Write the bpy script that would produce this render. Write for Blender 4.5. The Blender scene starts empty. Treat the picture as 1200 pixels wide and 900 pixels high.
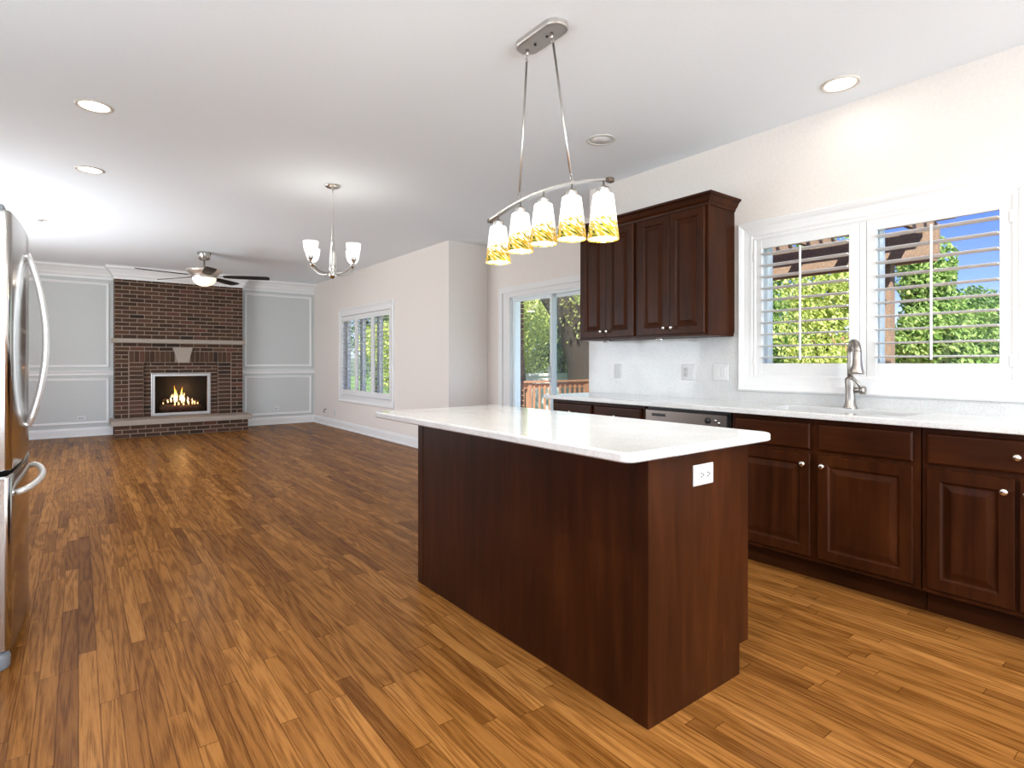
import bpy, bmesh, math, random
from mathutils import Vector, Matrix
C = bpy.context.scene
random.seed(7)
PI = math.pi
# ------------------------------------------------------------------ camera
YAW = math.atan(508 / 661.0)
cam_d = bpy.data.cameras.new('camera'); cam = bpy.data.objects.new('camera', cam_d)
C.collection.objects.link(cam); C.camera = cam
cam.location = (0, 0, 1.18); cam.rotation_euler = (PI / 2, 0, -YAW)
cam_d.sensor_width = 36; cam_d.lens = 661 / 1200 * 36; cam_d.shift_y = -25.2 / 1200
cam_d.clip_start = 0.02; cam_d.clip_end = 400
# ------------------------------------------------------------------ view
C.view_settings.view_transform = 'Standard'; C.view_settings.look = 'None'
C.view_settings.gamma = 1; C.view_settings.use_curve_mapping = False
C.view_settings.exposure = 0.80
# ------------------------------------------------------------------ world + sun
W = bpy.data.worlds.new('sky'); C.world = W; W.use_nodes = True
wn = W.node_tree.nodes; wl = W.node_tree.links; wn.clear()
wo = wn.new('ShaderNodeOutputWorld'); wb = wn.new('ShaderNodeBackground')
wt = wn.new('ShaderNodeTexCoord'); wsx = wn.new('ShaderNodeSeparateXYZ'); wr = wn.new('ShaderNodeValToRGB')
cr = wr.color_ramp
while len(cr.elements) < 5: cr.elements.new(.5)
for e, (p, c) in zip(cr.elements, ((0, (.30, .36, .30)), (.02, (.80, .88, 1.0)), (.11, (.26, .40, .92)), (.22, (.09, .19, .72)), (1, (.04, .11, .48)))):
    e.position = p; e.color = (*c, 1)
wb.inputs['Strength'].default_value = 1.0
wl.new(wt.outputs['Generated'], wsx.inputs[0]); wl.new(wsx.outputs[2], wr.inputs[0]); wl.new(wr.outputs[0], wb.inputs[0]); wl.new(wb.outputs[0], wo.inputs[0])
sd = bpy.data.lights.new('sun', 'SUN'); so = bpy.data.objects.new('sun', sd); C.collection.objects.link(so)
sd.energy = 8; sd.angle = math.radians(0.6); sd.color = (1, .95, .87)
so.rotation_euler = Vector((-0.62, -0.50, 0.95)).to_track_quat('Z', 'Y').to_euler()

def area(name, loc, size, watts, color, direction, size_y=None, shape=None, spread=None):
    l = bpy.data.lights.new(name, 'AREA'); o = bpy.data.objects.new(name, l); C.collection.objects.link(o)
    l.energy = watts; l.color = color; l.size = size
    l.shape = shape or ('RECTANGLE' if size_y else 'DISK')
    if size_y: l.size_y = size_y
    if spread: l.spread = spread
    o.location = loc
    o.rotation_euler = Vector(direction).to_track_quat('-Z', 'Y').to_euler()
    return o
# daylight areas added for fill: invented rear and left windows, outside the glass door
DAY = (0.75, 0.89, 1.0)
area('daylight_fill', (0.9, -5.02, 1.45), 3.7, 290, DAY, (0, 1, 0.75), 1.9)
area('daylight_fill', (-1.98, .75, 1.5), 3.6, 38, DAY, (1, 0, 1.4), 1.4, spread=2.3)
area('daylight_fill', (-1.98, 7.6, 1.35), 2.7, 76, (.88, .94, 1), (1, 0, 0.34), 1.8, spread=2.7)
area('daylight_fill', (4.60, 4.85, 1.1), 1.6, 9, DAY, (-1, 0, 0), 1.8)

# ------------------------------------------------------------------ room numbers
CEIL = 2.73; XK = 3.65; XF = 3.72; XN = 4.32; YN0 = 3.60; YN1 = 6.16; YF = 11.30
XL = -1.95; YB = -5.0; YBR = 11.05          # left wall, rear wall, chimney-breast face

# ------------------------------------------------------------------ materials
def mat(name, col=(.8, .8, .8), rough=.5, metal=0, spec=.5, coat=0, emit=None, es=0, coatr=.05):
    m = bpy.data.materials.new(name); m.use_nodes = True
    b = m.node_tree.nodes['Principled BSDF']
    b.inputs['Base Color'].default_value = (*col, 1); b.inputs['Roughness'].default_value = rough
    b.inputs['Metallic'].default_value = metal; b.inputs['Specular IOR Level'].default_value = spec
    b.inputs['Coat Weight'].default_value = coat; b.inputs['Coat Roughness'].default_value = coatr
    if emit: b.inputs['Emission Color'].default_value = (*emit, 1); b.inputs['Emission Strength'].default_value = es
    return m
def nt(m): return m.node_tree.nodes, m.node_tree.links, m.node_tree.nodes['Principled BSDF']
def node(n, t, **k):
    x = n.new(t)
    for a, v in k.items(): setattr(x, a, v)
    return x
def mth(n, l, op, a, b=None, c=None):
    x = n.new('ShaderNodeMath'); x.operation = op
    for i, v in enumerate((a, b, c)):
        if v is None: continue
        if isinstance(v, (int, float)): x.inputs[i].default_value = v
        else: l.new(v, x.inputs[i])
    return x.outputs[0]
def coords(n, l, scale=(1, 1, 1), which='Object'):
    t = n.new('ShaderNodeTexCoord'); mp = n.new('ShaderNodeMapping'); mp.inputs['Scale'].default_value = scale
    l.new(t.outputs[which], mp.inputs[0]); return mp.outputs[0]
def ramp(n, l, fac, stops, interp='LINEAR'):
    r = n.new('ShaderNodeValToRGB'); cr = r.color_ramp; cr.interpolation = interp
    while len(cr.elements) < len(stops): cr.elements.new(.5)
    for e, (p, c) in zip(cr.elements, stops): e.position = p; e.color = (*c, 1)
    l.new(fac, r.inputs[0]); return r.outputs[0]
def noise(n, l, vec, scale, detail=3, rough=.5, dist=0):
    x = n.new('ShaderNodeTexNoise'); x.inputs['Scale'].default_value = scale; x.inputs['Detail'].default_value = detail
    x.inputs['Roughness'].default_value = rough; x.inputs['Distortion'].default_value = dist
    l.new(vec, x.inputs['Vector']); return x.outputs[0]
def bump(n, l, b, h, strength=.2, dist=.01):
    x = n.new('ShaderNodeBump'); x.inputs['Strength'].default_value = strength; x.inputs['Distance'].default_value = dist
    l.new(h, x.inputs['Height']); l.new(x.outputs[0], b.inputs['Normal'])

def paint(name, col, rough=.6, var=.03):
    m = mat(name, col, rough, spec=.3); n, l, b = nt(m)
    f = noise(n, l, coords(n, l), 60, 4)
    c0 = tuple(c * (1 - var) for c in col); c1 = tuple(min(1, c * (1 + var)) for c in col)
    l.new(ramp(n, l, f, [(.3, c0), (.7, c1)]), b.inputs['Base Color'])
    bump(n, l, b, f, .05, .002); return m
M_wall = paint('wall_paint', (.75, .685, .635))
M_grey = paint('grey_paint', (.54, .55, .535), .5)
M_ceil = paint('ceiling_paint', (.86, .905, .945), .7, .01)
M_trim = paint('white_trim', (.76, .75, .74), .35, .01)
M_shut = paint('white_shutter', (.74, .735, .725), .35, .01)
M_vinyl = mat('white_vinyl', (.74, .80, .82), .35)
M_plate = mat('white_plastic', (.62, .62, .61), .4)
M_recep = mat('receptacle_plastic', (.50, .50, .49), .4)
M_slot = mat('dark_slot', (.02, .02, .02), .5)
M_nickel = mat('brushed_nickel', (.55, .53, .50), .28, 1)
M_knob = mat('satin_nickel_knob', (.78, .74, .68), .22, 1)
M_chrome = mat('polished_chrome', (.8, .8, .8), .1, 1)
M_black = mat('black_metal', (.015, .015, .015), .45)
M_rubber = mat('grey_plastic', (.16, .17, .19), .4)
M_glow = mat('lamp_glow', (1, 1, 1), .5, emit=(1, .96, .88), es=3.0)
M_bowl = mat('lit_bowl', (.9, .85, .75), .4, emit=(1, .80, .60), es=.55)
M_opal = mat('opal_glass', (.9, .9, .88), .25, emit=(1, .98, .93), es=.75)
M_blade = mat('dark_fan_blade', (.022, .016, .013), .6, spec=.2)
M_deck = paint('deck_timber', (.42, .22, .12), .7, .25)
M_perg = paint('pergola_timber', (.30, .20, .14), .75, .25)
M_bark = paint('bark', (.075, .058, .046), .9, .6)
M_concrete = paint('limestone', (.34, .285, .235), .8, .1)
M_mortar = paint('mortar', (.33, .25, .195), .9, .12)
M_siding = paint('cream_siding', (.75, .68, .58), .7, .04)
M_roof = paint('red_roof', (.35, .13, .08), .8, .15)
M_fence = paint('white_fence_paint', (.85, .85, .83), .6, .03)
M_log = paint('charred_log', (.09, .05, .035), .9, .5)
M_soot = mat('soot', (.012, .011, .010), .8)

# brick with one colour per brick
def brick_mat(name, stops):
    m = mat(name, rough=.85, spec=.2); n, l, b = nt(m)
    g = n.new('ShaderNodeNewGeometry')
    c = ramp(n, l, g.outputs['Random Per Island'], stops)
    f = noise(n, l, coords(n, l), 70, 4)
    mx = node(n, 'ShaderNodeMixRGB', blend_type='MULTIPLY'); mx.inputs[0].default_value = .5
    l.new(c, mx.inputs[1]); l.new(ramp(n, l, f, [(.3, (.55, .55, .55)), (.7, (1.25, 1.2, 1.2))]), mx.inputs[2])
    l.new(mx.outputs[0], b.inputs['Base Color']); bump(n, l, b, f, .4, .004); return m
M_brick = brick_mat('brown_brick', [(0, (.030, .020, .016)), (.12, (.052, .029, .018)), (.5, (.072, .038, .022)), (.85, (.094, .048, .028)), (1, (.115, .048, .032))])
M_xbrick = brick_mat('outdoor_brick', [(0, (.13, .05, .035)), (1, (.25, .10, .07))])

# quartz
M_quartz = mat('white_quartz', rough=.12, spec=.5, coat=.3); n, l, b = nt(M_quartz)
co = coords(n, l)
v = n.new('ShaderNodeTexVoronoi'); v.inputs['Scale'].default_value = 260; l.new(co, v.inputs['Vector'])
f1 = noise(n, l, co, 130, 5, .7); f2 = noise(n, l, co, 6, 3)
k = mth(n, l, 'ADD', mth(n, l, 'MULTIPLY', f1, .8), mth(n, l, 'MULTIPLY', f2, .25))
l.new(ramp(n, l, k, [(.36, (.50, .50, .48)), (.46, (.62, .62, .605)), (.62, (.70, .70, .69))]), b.inputs['Base Color'])
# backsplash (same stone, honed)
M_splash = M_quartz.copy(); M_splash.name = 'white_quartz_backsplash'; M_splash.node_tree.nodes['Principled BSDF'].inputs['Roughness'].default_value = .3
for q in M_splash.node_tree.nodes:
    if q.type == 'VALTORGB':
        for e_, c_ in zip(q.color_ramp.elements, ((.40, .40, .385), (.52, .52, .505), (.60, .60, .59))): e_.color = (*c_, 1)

# stained cherry wood
def cherry(name, vert=True, k=.42):
    m = mat(name, rough=.36, spec=.10, coat=.025, coatr=.16); n, l, b = nt(m)
    co = coords(n, l, (14, 14, 1.2) if vert else (14, 1.2, 14))
    f = noise(n, l, co, 1.6, 6, .6, .6); g = noise(n, l, coords(n, l, (1, 1, .6)), 3, 2)
    q = mth(n, l, 'ADD', mth(n, l, 'MULTIPLY', f, .6), mth(n, l, 'MULTIPLY', g, .4))
    l.new(ramp(n, l, q, [(.32, (.046 * k, .0125 * k, .0035 * k)), (.5, (.088 * k, .023 * k, .006 * k)), (.68, (.142 * k, .038 * k, .009 * k))]), b.inputs['Base Color'])
    return m
M_cherry = cherry('cherry_wood'); M_cherry_h = cherry('cherry_wood_crossgrain', False)
M_toe = cherry('dark_toe_board', False, .3)

# oak strip floor, boards along Y
M_floor = mat('oak_floor', rough=.25, spec=.35, coat=.08, coatr=.14); n, l, b = nt(M_floor)
tc = n.new('ShaderNodeTexCoord'); sx = n.new('ShaderNodeSeparateXYZ'); l.new(tc.outputs['Object'], sx.inputs[0])
PW = .058
xs = mth(n, l, 'DIVIDE', sx.outputs[0], PW); xi = mth(n, l, 'FLOOR', xs); xf = mth(n, l, 'FRACT', xs)
wnA = n.new('ShaderNodeTexWhiteNoise'); wnA.noise_dimensions = '1D'; l.new(xi, wnA.inputs['W'])
L = mth(n, l, 'ADD', mth(n, l, 'MULTIPLY', wnA.outputs[0], .7), .55)
wnB = n.new('ShaderNodeTexWhiteNoise'); wnB.noise_dimensions = '1D'; l.new(mth(n, l, 'ADD', xi, 57.3), wnB.inputs['W'])
ys = mth(n, l, 'DIVIDE', mth(n, l, 'ADD', sx.outputs[1], mth(n, l, 'MULTIPLY', wnB.outputs[0], 5)), L)
yi = mth(n, l, 'FLOOR', ys); yf = mth(n, l, 'FRACT', ys)
cb = n.new('ShaderNodeCombineXYZ'); l.new(xi, cb.inputs[0]); l.new(yi, cb.inputs[1])
wnC = n.new('ShaderNodeTexWhiteNoise'); wnC.noise_dimensions = '2D'; l.new(cb.outputs[0], wnC.inputs['Vector'])
# cathedral grain: rings of a warped distance field per board
cb2 = n.new('ShaderNodeCombineXYZ')
l.new(mth(n, l, 'ADD', mth(n, l, 'MULTIPLY', sx.outputs[0], 7), mth(n, l, 'MULTIPLY', wnC.outputs[0], 37)), cb2.inputs[0])
l.new(mth(n, l, 'ADD', mth(n, l, 'MULTIPLY', sx.outputs[1], .55), mth(n, l, 'MULTIPLY', wnC.outputs[0], 91)), cb2.inputs[1])
fld = noise(n, l, cb2.outputs[0], 1.1, 2, .45, .3)
rings = mth(n, l, 'SINE', mth(n, l, 'MULTIPLY', fld, 70))
cb3 = n.new('ShaderNodeCombineXYZ'); l.new(mth(n, l, 'MULTIPLY', sx.outputs[0], 260), cb3.inputs[0]); l.new(mth(n, l, 'MULTIPLY', sx.outputs[1], 7), cb3.inputs[1])
l.new(mth(n, l, 'MULTIPLY', wnC.outputs[0], 50), cb3.inputs[2])
fine = noise(n, l, cb3.outputs[0], 1.0, 3, .6)
tone = ramp(n, l, wnC.outputs[0], [(0, (.165, .064, .015)), (.12, (.21, .084, .019)), (.5, (.26, .108, .025)), (.85, (.295, .125, .030)), (1, (.35, .155, .040))])
gr = mth(n, l, 'ADD', mth(n, l, 'MULTIPLY', rings, .085), mth(n, l, 'MULTIPLY', fine, .75))
grc = ramp(n, l, gr, [(.24, (.52, .44, .36)), (.36, (.86, .83, .80)), (.48, (1.1, 1.1, 1.1))])
mx = node(n, 'ShaderNodeMixRGB', blend_type='MULTIPLY'); mx.inputs[0].default_value = .9
l.new(tone, mx.inputs[1]); l.new(grc, mx.inputs[2])
ex = mth(n, l, 'MINIMUM', xf, mth(n, l, 'SUBTRACT', 1, xf)); ey = mth(n, l, 'MULTIPLY', mth(n, l, 'MINIMUM', yf, mth(n, l, 'SUBTRACT', 1, yf)), 12)
ed = mth(n, l, 'MINIMUM', ex, ey)
seam = ramp(n, l, ed, [(.0, (.45, .4, .35)), (.02, (.6, .55, .5)), (.035, (1, 1, 1))])
mx2 = node(n, 'ShaderNodeMixRGB', blend_type='MULTIPLY'); mx2.inputs[0].default_value = 1
l.new(mx.outputs[0], mx2.inputs[1]); l.new(seam, mx2.inputs[2]); l.new(mx2.outputs[0], b.inputs['Base Color'])
wv = noise(n, l, tc.outputs['Object'], 7, 2)
l.new(mth(n, l, 'ADD', mth(n, l, 'MULTIPLY', fine, .12), .19), b.inputs['Roughness'])
hh = mth(n, l, 'ADD', mth(n, l, 'MULTIPLY', seam, .4), mth(n, l, 'ADD', mth(n, l, 'MULTIPLY', wv, .9), mth(n, l, 'MULTIPLY', wnC.outputs[0], .25)))
bump(n, l, b, hh, .10, .008)
df = n.new('ShaderNodeBsdfDiffuse'); gl_ = n.new('ShaderNodeBsdfGlossy'); fr_ = n.new('ShaderNodeFresnel'); ms = n.new('ShaderNodeMixShader')
l.new(mx2.outputs[0], df.inputs['Color']); l.new(b.inputs['Normal'].links[0].from_socket, gl_.inputs['Normal']); l.new(b.inputs['Roughness'].links[0].from_socket, gl_.inputs['Roughness'])
fr_.inputs[0].default_value = 1.45; l.new(mth(n, l, 'MULTIPLY', fr_.outputs[0], .38), ms.inputs[0]); l.new(df.outputs[0], ms.inputs[1]); l.new(gl_.outputs[0], ms.inputs[2])
l.new(ms.outputs[0], [q for q in n if q.type == 'OUTPUT_MATERIAL'][0].inputs['Surface'])

# stainless steel
M_steel = mat('stainless_steel', (.50, .485, .46), .2, 1); n, l, b = nt(M_steel)
f = noise(n, l, coords(n, l, (1, 1, 300)), 3, 2)
l.new(mth(n, l, 'ADD', mth(n, l, 'MULTIPLY', f, .08), .10), b.inputs['Roughness'])
M_fside = mat('grey_fridge_side', (.42, .43, .44), .35, .6)
M_bright = mat('bright_handle_steel', (.90, .90, .90), .36, .75)
M_dw = mat('dark_stainless', (.20, .17, .15), .3, .9)

# window glass: passes light, mirrors by fresnel
def glass(name, tint=(1, 1, 1), refl=1.0):
    m = bpy.data.materials.new(name); m.use_nodes = True; n = m.node_tree.nodes; l = m.node_tree.links; n.clear()
    o = n.new('ShaderNodeOutputMaterial'); t = n.new('ShaderNodeBsdfTransparent'); g = n.new('ShaderNodeBsdfGlossy'); x = n.new('ShaderNodeMixShader'); f = n.new('ShaderNodeFresnel')
    t.inputs[0].default_value = (*tint, 1); g.inputs['Roughness'].default_value = .01; f.inputs[0].default_value = 1.45
    l.new(mth(n, l, 'MULTIPLY', f.outputs[0], refl), x.inputs[0]); l.new(t.outputs[0], x.inputs[1]); l.new(g.outputs[0], x.inputs[2]); l.new(x.outputs[0], o.inputs[0]); return m
M_glass = glass('window_glass', (.96, .98, .97), .2); M_screen = glass('screened_glass', (.75, .77, .76), .2); M_fglass = glass('firebox_glass', (.9, .88, .85), .12)
M_haze = glass('clear_fixture_glass', (.96, .96, .96), .9)

# pendant shade: opal glass with a band of slanting amber and green strokes near the rim
M_shade = bpy.data.materials.new('painted_shade_glass'); M_shade.use_nodes = True; n, l, b = nt(M_shade)
tc = n.new('ShaderNodeTexCoord'); sx = n.new('ShaderNodeSeparateXYZ'); l.new(tc.outputs['Object'], sx.inputs[0])
ang = mth(n, l, 'ARCTAN2', sx.outputs[1], sx.outputs[0])
hz = mth(n, l, 'ADD', sx.outputs[2], .19)                    # height over the rim (the mesh hangs from z = 0)
arc = mth(n, l, 'MULTIPLY', ang, .06)
u = mth(n, l, 'MULTIPLY', mth(n, l, 'ADD', mth(n, l, 'MULTIPLY', arc, .80), mth(n, l, 'MULTIPLY', hz, -.60)), 22)
w = mth(n, l, 'MULTIPLY', mth(n, l, 'ADD', mth(n, l, 'MULTIPLY', arc, .60), mth(n, l, 'MULTIPLY', hz, .80)), 105)
cbs = n.new('ShaderNodeCombineXYZ'); l.new(u, cbs.inputs[0]); l.new(w, cbs.inputs[1])
s1 = noise(n, l, cbs.outputs[0], 1.5, 2, .6)
cbt = n.new('ShaderNodeCombineXYZ'); l.new(u, cbt.inputs[0]); l.new(w, cbt.inputs[1]); cbt.inputs[2].default_value = 7
s2 = noise(n, l, cbt.outputs[0], 1.1, 1)
hue = ramp(n, l, s2, [(.30, (.04, .08, .03)), (.40, (.16, .20, .03)), (.46, (.75, .50, .05)), (.53, (.62, .27, .03)), (.60, (.85, .60, .10)), (.66, (.95, .88, .55)), (.76, (.12, .14, .06))])
edge = mth(n, l, 'SUBTRACT', s1, mth(n, l, 'MULTIPLY', hz, 2.7))
mk = ramp(n, l, edge, [(.25, (0, 0, 0)), (.30, (1, 1, 1))])
mxs = node(n, 'ShaderNodeMixRGB'); l.new(mk, mxs.inputs[0]); mxs.inputs[1].default_value = (1, .99, .95, 1); l.new(hue, mxs.inputs[2])
l.new(mxs.outputs[0], b.inputs['Base Color']); l.new(mxs.outputs[0], b.inputs['Emission Color']); sp_ = n.new('ShaderNodeSeparateXYZ'); l.new(mk, sp_.inputs[0]); l.new(mth(n, l, 'SUBTRACT', .85, mth(n, l, 'MULTIPLY', sp_.outputs[0], .62)), b.inputs['Emission Strength'])
b.inputs['Roughness'].default_value = .2; b.inputs['Specular IOR Level'].default_value = .2

def leaf_mat(name, a, c):
    m = bpy.data.materials.new(name); m.use_nodes = True; n = m.node_tree.nodes; l = m.node_tree.links; n.clear()
    o = n.new('ShaderNodeOutputMaterial'); d = n.new('ShaderNodeBsdfDiffuse'); t = n.new('ShaderNodeBsdfTranslucent'); x = n.new('ShaderNodeMixShader'); g = n.new('ShaderNodeNewGeometry')
    col = ramp(n, l, g.outputs['Random Per Island'], [(0, a), (1, c)])
    l.new(col, d.inputs[0]); l.new(col, t.inputs[0]); x.inputs[0].default_value = .45
    l.new(d.outputs[0], x.inputs[1]); l.new(t.outputs[0], x.inputs[2]); l.new(x.outputs[0], o.inputs[0]); return m
M_leafs = [leaf_mat('green_leaf', (.16, .28, .06), (.50, .64, .24)), leaf_mat('yellow_green_leaf', (.40, .50, .10), (.80, .84, .36)), leaf_mat('deep_green_leaf', (.10, .19, .06), (.32, .45, .18))]
M_grass = paint('lawn', (.16, .26, .07), .9, .3)

def flame_mat():
    m = bpy.data.materials.new('flame'); m.use_nodes = True; n = m.node_tree.nodes; l = m.node_tree.links; n.clear()
    o = n.new('ShaderNodeOutputMaterial'); e = n.new('ShaderNodeEmission')
    t = n.new('ShaderNodeTexCoord'); s = n.new('ShaderNodeSeparateXYZ'); l.new(t.outputs['Generated'], s.inputs[0])
    l.new(ramp(n, l, s.outputs[2], [(0, (1, .55, .18)), (.35, (1, .85, .45)), (.7, (1, .55, .08)), (1, (.9, .15, .01))]), e.inputs[0])
    e.inputs[1].default_value = 2.6; l.new(e.outputs[0], o.inputs[0]); return m
M_flame = flame_mat()
M_ember = mat('ember', (.1, .02, .01), .8, emit=(1, .12, .03), es=.9)
M_backglow = paint('firebrick', (.16, .07, .035), .9, .3)

# ------------------------------------------------------------------ mesh helpers
def origin(p):
    v = Vector((0, 0, 0))
    while p: v += p.location; p = p.parent
    return v
class MB:
    def __init__(s): s.bm = bmesh.new()
    def box(s, x0, x1, y0, y1, z0, z1, bev=0, seg=1):
        t = bmesh.new()
        vs = [t.verts.new((x, y, z)) for x in (x0, x1) for y in (y0, y1) for z in (z0, z1)]
        for f in ((0, 1, 3, 2), (4, 6, 7, 5), (0, 4, 5, 1), (2, 3, 7, 6), (0, 2, 6, 4), (1, 5, 7, 3)): t.faces.new([vs[i] for i in f])
        if bev: bmesh.ops.bevel(t, geom=t.edges[:], offset=bev, segments=seg, affect='EDGES', profile=.5)
        s.add(t); return s
    def add(s, t, M=None):
        if M is not None: bmesh.ops.transform(t, matrix=M, verts=t.verts)
        bmesh.ops.recalc_face_normals(t, faces=t.faces[:])
        me = bpy.data.meshes.new('t'); t.to_mesh(me); t.free(); s.bm.from_mesh(me); bpy.data.meshes.remove(me)
    def lathe(s, cx, cy, prof, seg=24, M=None, axis=None):
        """prof: list of (r, z); closed if both ends r == 0"""
        t = bmesh.new(); rings = []
        for r, z in prof:
            if r < 1e-6: rings.append([t.verts.new((0, 0, z))])
            else: rings.append([t.verts.new((r * math.cos(2 * PI * i / seg), r * math.sin(2 * PI * i / seg), z)) for i in range(seg)])
        for a, c in zip(rings, rings[1:]):
            for i in range(seg):
                j = (i + 1) % seg
                if len(a) == 1 and len(c) == 1: continue
                if len(a) == 1: t.faces.new((a[0], c[i], c[j]))
                elif len(c) == 1: t.faces.new((a[i], a[j], c[0]))
                else: t.faces.new((a[i], a[j], c[j], c[i]))
        MM = Matrix.Translation((cx, cy, 0)) @ (M if M is not None else Matrix())
        for f in t.faces: f.smooth = True
        s.add(t, MM); return s
    def disc_cyl(s, c, d, r, h, seg=24):   # cylinder from point c along direction d
        q = Vector(d).normalized().to_track_quat('Z', 'Y').to_matrix().to_4x4()
        t = MB(); t.lathe(0, 0, [(0, 0), (r, 0), (r, h), (0, h)], seg)
        bmesh.ops.transform(t.bm, matrix=Matrix.Translation(c) @ q, verts=t.bm.verts)
        me = bpy.data.meshes.new('t'); t.bm.to_mesh(me); s.bm.from_mesh(me); bpy.data.meshes.remove(me); t.bm.free(); return s
    def tube(s, pts, r, seg=10, flat=None):
        """round (or flat=(w,h)) tube through pts; r number or list"""
        pts = [Vector(p) for p in pts]; t = bmesh.new(); rings = []
        up0 = Vector((0, 0, 1)); prev = None
        for i, p in enumerate(pts):
            d = (pts[min(i + 1, len(pts) - 1)] - pts[max(i - 1, 0)]).normalized()
            if prev is None:
                a = up0 if abs(d.z) < .95 else Vector((1, 0, 0))
                x = d.cross(a).normalized()
            else: x = (prev - d * prev.dot(d)).normalized()
            prev = x; y = x.cross(d).normalized(); rr = r[i] if isinstance(r, (list, tuple)) else r
            if flat: ring = [t.verts.new(p + x * a * flat[0] / 2 + y * b_ * flat[1] / 2) for a, b_ in ((-1, -1), (1, -1), (1, 1), (-1, 1))]
            else: ring = [t.verts.new(p + (x * math.cos(2 * PI * k / seg) + y * math.sin(2 * PI * k / seg)) * rr) for k in range(seg)]
            rings.append(ring)
        m = len(rings[0])
        for a, c in zip(rings, rings[1:]):
            for i in range(m): t.faces.new((a[i], a[(i + 1) % m], c[(i + 1) % m], c[i]))
        t.faces.new(rings[0]); t.faces.new(rings[-1])
        if not flat:
            for f in t.faces: f.smooth = len(f.verts) == 4
        s.add(t); return s
    def rings(s, o, u, v, nn, w, h, prof, cap=True, back=True):
        """concentric rectangle rings (inset, height) on a plane: raised panels, casings, picture frames"""
        o, u, v, nn = map(Vector, (o, u, v, nn)); t = bmesh.new(); R = []
        for ins, ht in prof:
            R.append([t.verts.new(o + u * a + v * b_ + nn * ht) for a, b_ in ((ins, ins), (w - ins, ins), (w - ins, h - ins), (ins, h - ins))])
        for a, c in zip(R, R[1:]):
            for i in range(4): t.faces.new((a[i], a[(i + 1) % 4], c[(i + 1) % 4], c[i]))
        if cap: t.faces.new(R[-1])
        if cap and back: t.faces.new(R[0])
        if not cap:
            for i in range(4): t.faces.new((R[-1][i], R[-1][(i + 1) % 4], R[0][(i + 1) % 4], R[0][i]))
        s.add(t); return s
    def sweep(s, path, prof):
        """prof: closed list of (offset to the LEFT of the path, z); mitred corners"""
        P = [Vector((*p, 0)) for p in path]; t = bmesh.new(); R = []
        for i, p in enumerate(P):
            d0 = (P[i] - P[i - 1]).normalized() if i > 0 else None
            d1 = (P[i + 1] - P[i]).normalized() if i < len(P) - 1 else None
            n0 = Vector((-d0.y, d0.x, 0)) if d0 else None; n1 = Vector((-d1.y, d1.x, 0)) if d1 else None
            if n0 is None: m = n1
            elif n1 is None: m = n0
            else: m = (n0 + n1) / (1 + n0.dot(n1))
            R.append([t.verts.new(p + m * a + Vector((0, 0, z))) for a, z in prof])
        k = len(prof)
        for a, c in zip(R, R[1:]):
            for i in range(k): t.faces.new((a[i], a[(i + 1) % k], c[(i + 1) % k], c[i]))
        t.faces.new(R[0]); t.faces.new(R[-1]); s.add(t); return s
    def prism(s, pts, n0, n1, axis='y'):
        t = bmesh.new()
        def P(a, b_, c): return {'y': (a, c, b_), 'z': (a, b_, c), 'x': (c, a, b_)}[axis]
        A = [t.verts.new(P(a, b_, n0)) for a, b_ in pts]; B = [t.verts.new(P(a, b_, n1)) for a, b_ in pts]
        t.faces.new(A); t.faces.new(B)
        for i in range(len(A)): t.faces.new((A[i], A[(i + 1) % len(A)], B[(i + 1) % len(A)], B[i]))
        s.add(t); return s
    def build(s, name, m, parent=None, smooth=False, rot=None):
        me = bpy.data.meshes.new(name)
        if parent is None:
            vs = s.bm.verts; xs_ = [v.co.x for v in vs]; ys_ = [v.co.y for v in vs]; zs_ = [v.co.z for v in vs]
            base = Vector(((min(xs_) + max(xs_)) / 2, (min(ys_) + max(ys_)) / 2, min(zs_)))
            off = base
        else: off = origin(parent); base = Vector((0, 0, 0))
        bmesh.ops.translate(s.bm, vec=-off, verts=s.bm.verts)
        s.bm.to_mesh(me); s.bm.free(); me.materials.append(m)
        if smooth:
            for p in me.polygons: p.use_smooth = True
        o = bpy.data.objects.new(name, me); C.collection.objects.link(o); o.location = base
        if parent: o.parent = parent
        return o
def tag(o, label=None, cat=None, group=None, kind=None):
    if label: o['label'] = label
    if cat: o['category'] = cat
    if group: o['group'] = group
    if kind: o['kind'] = kind
    return o
def thing(name, loc, label, cat, group=None, kind=None):
    o = bpy.data.objects.new(name, None); C.collection.objects.link(o); o.location = loc; o.empty_display_size = .1
    return tag(o, label, cat, group, kind)
def copy_tree(o, parent=None):
    c = o.copy(); C.collection.objects.link(c); c.parent = parent
    for ch in [x for x in C.objects if x.parent == o]: copy_tree(ch, c)
    return c
def struct(o, label, cat='structure'):
    return tag(o, label, cat, kind='structure')

# ================================================================== SETTING
struct(MB().box(XL - .1, XN + .1, YB - .1, YF + .1, -.12, 0).build('floor', M_floor), 'glossy honey oak strip floor running the length of both rooms', 'floor')
o = bpy.data.objects['floor']; me = o.data
for vv in me.vertices: vv.co.x += o.location.x; vv.co.y += o.location.y; vv.co.z += o.location.z
o.location = (0, 0, 0)
struct(MB().box(XL - .1, XN + .1, YB - .1, YF + .1, CEIL, CEIL + .12).build('ceiling', M_ceil), 'smooth white flat ceiling over kitchen and family room', 'ceiling')

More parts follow.
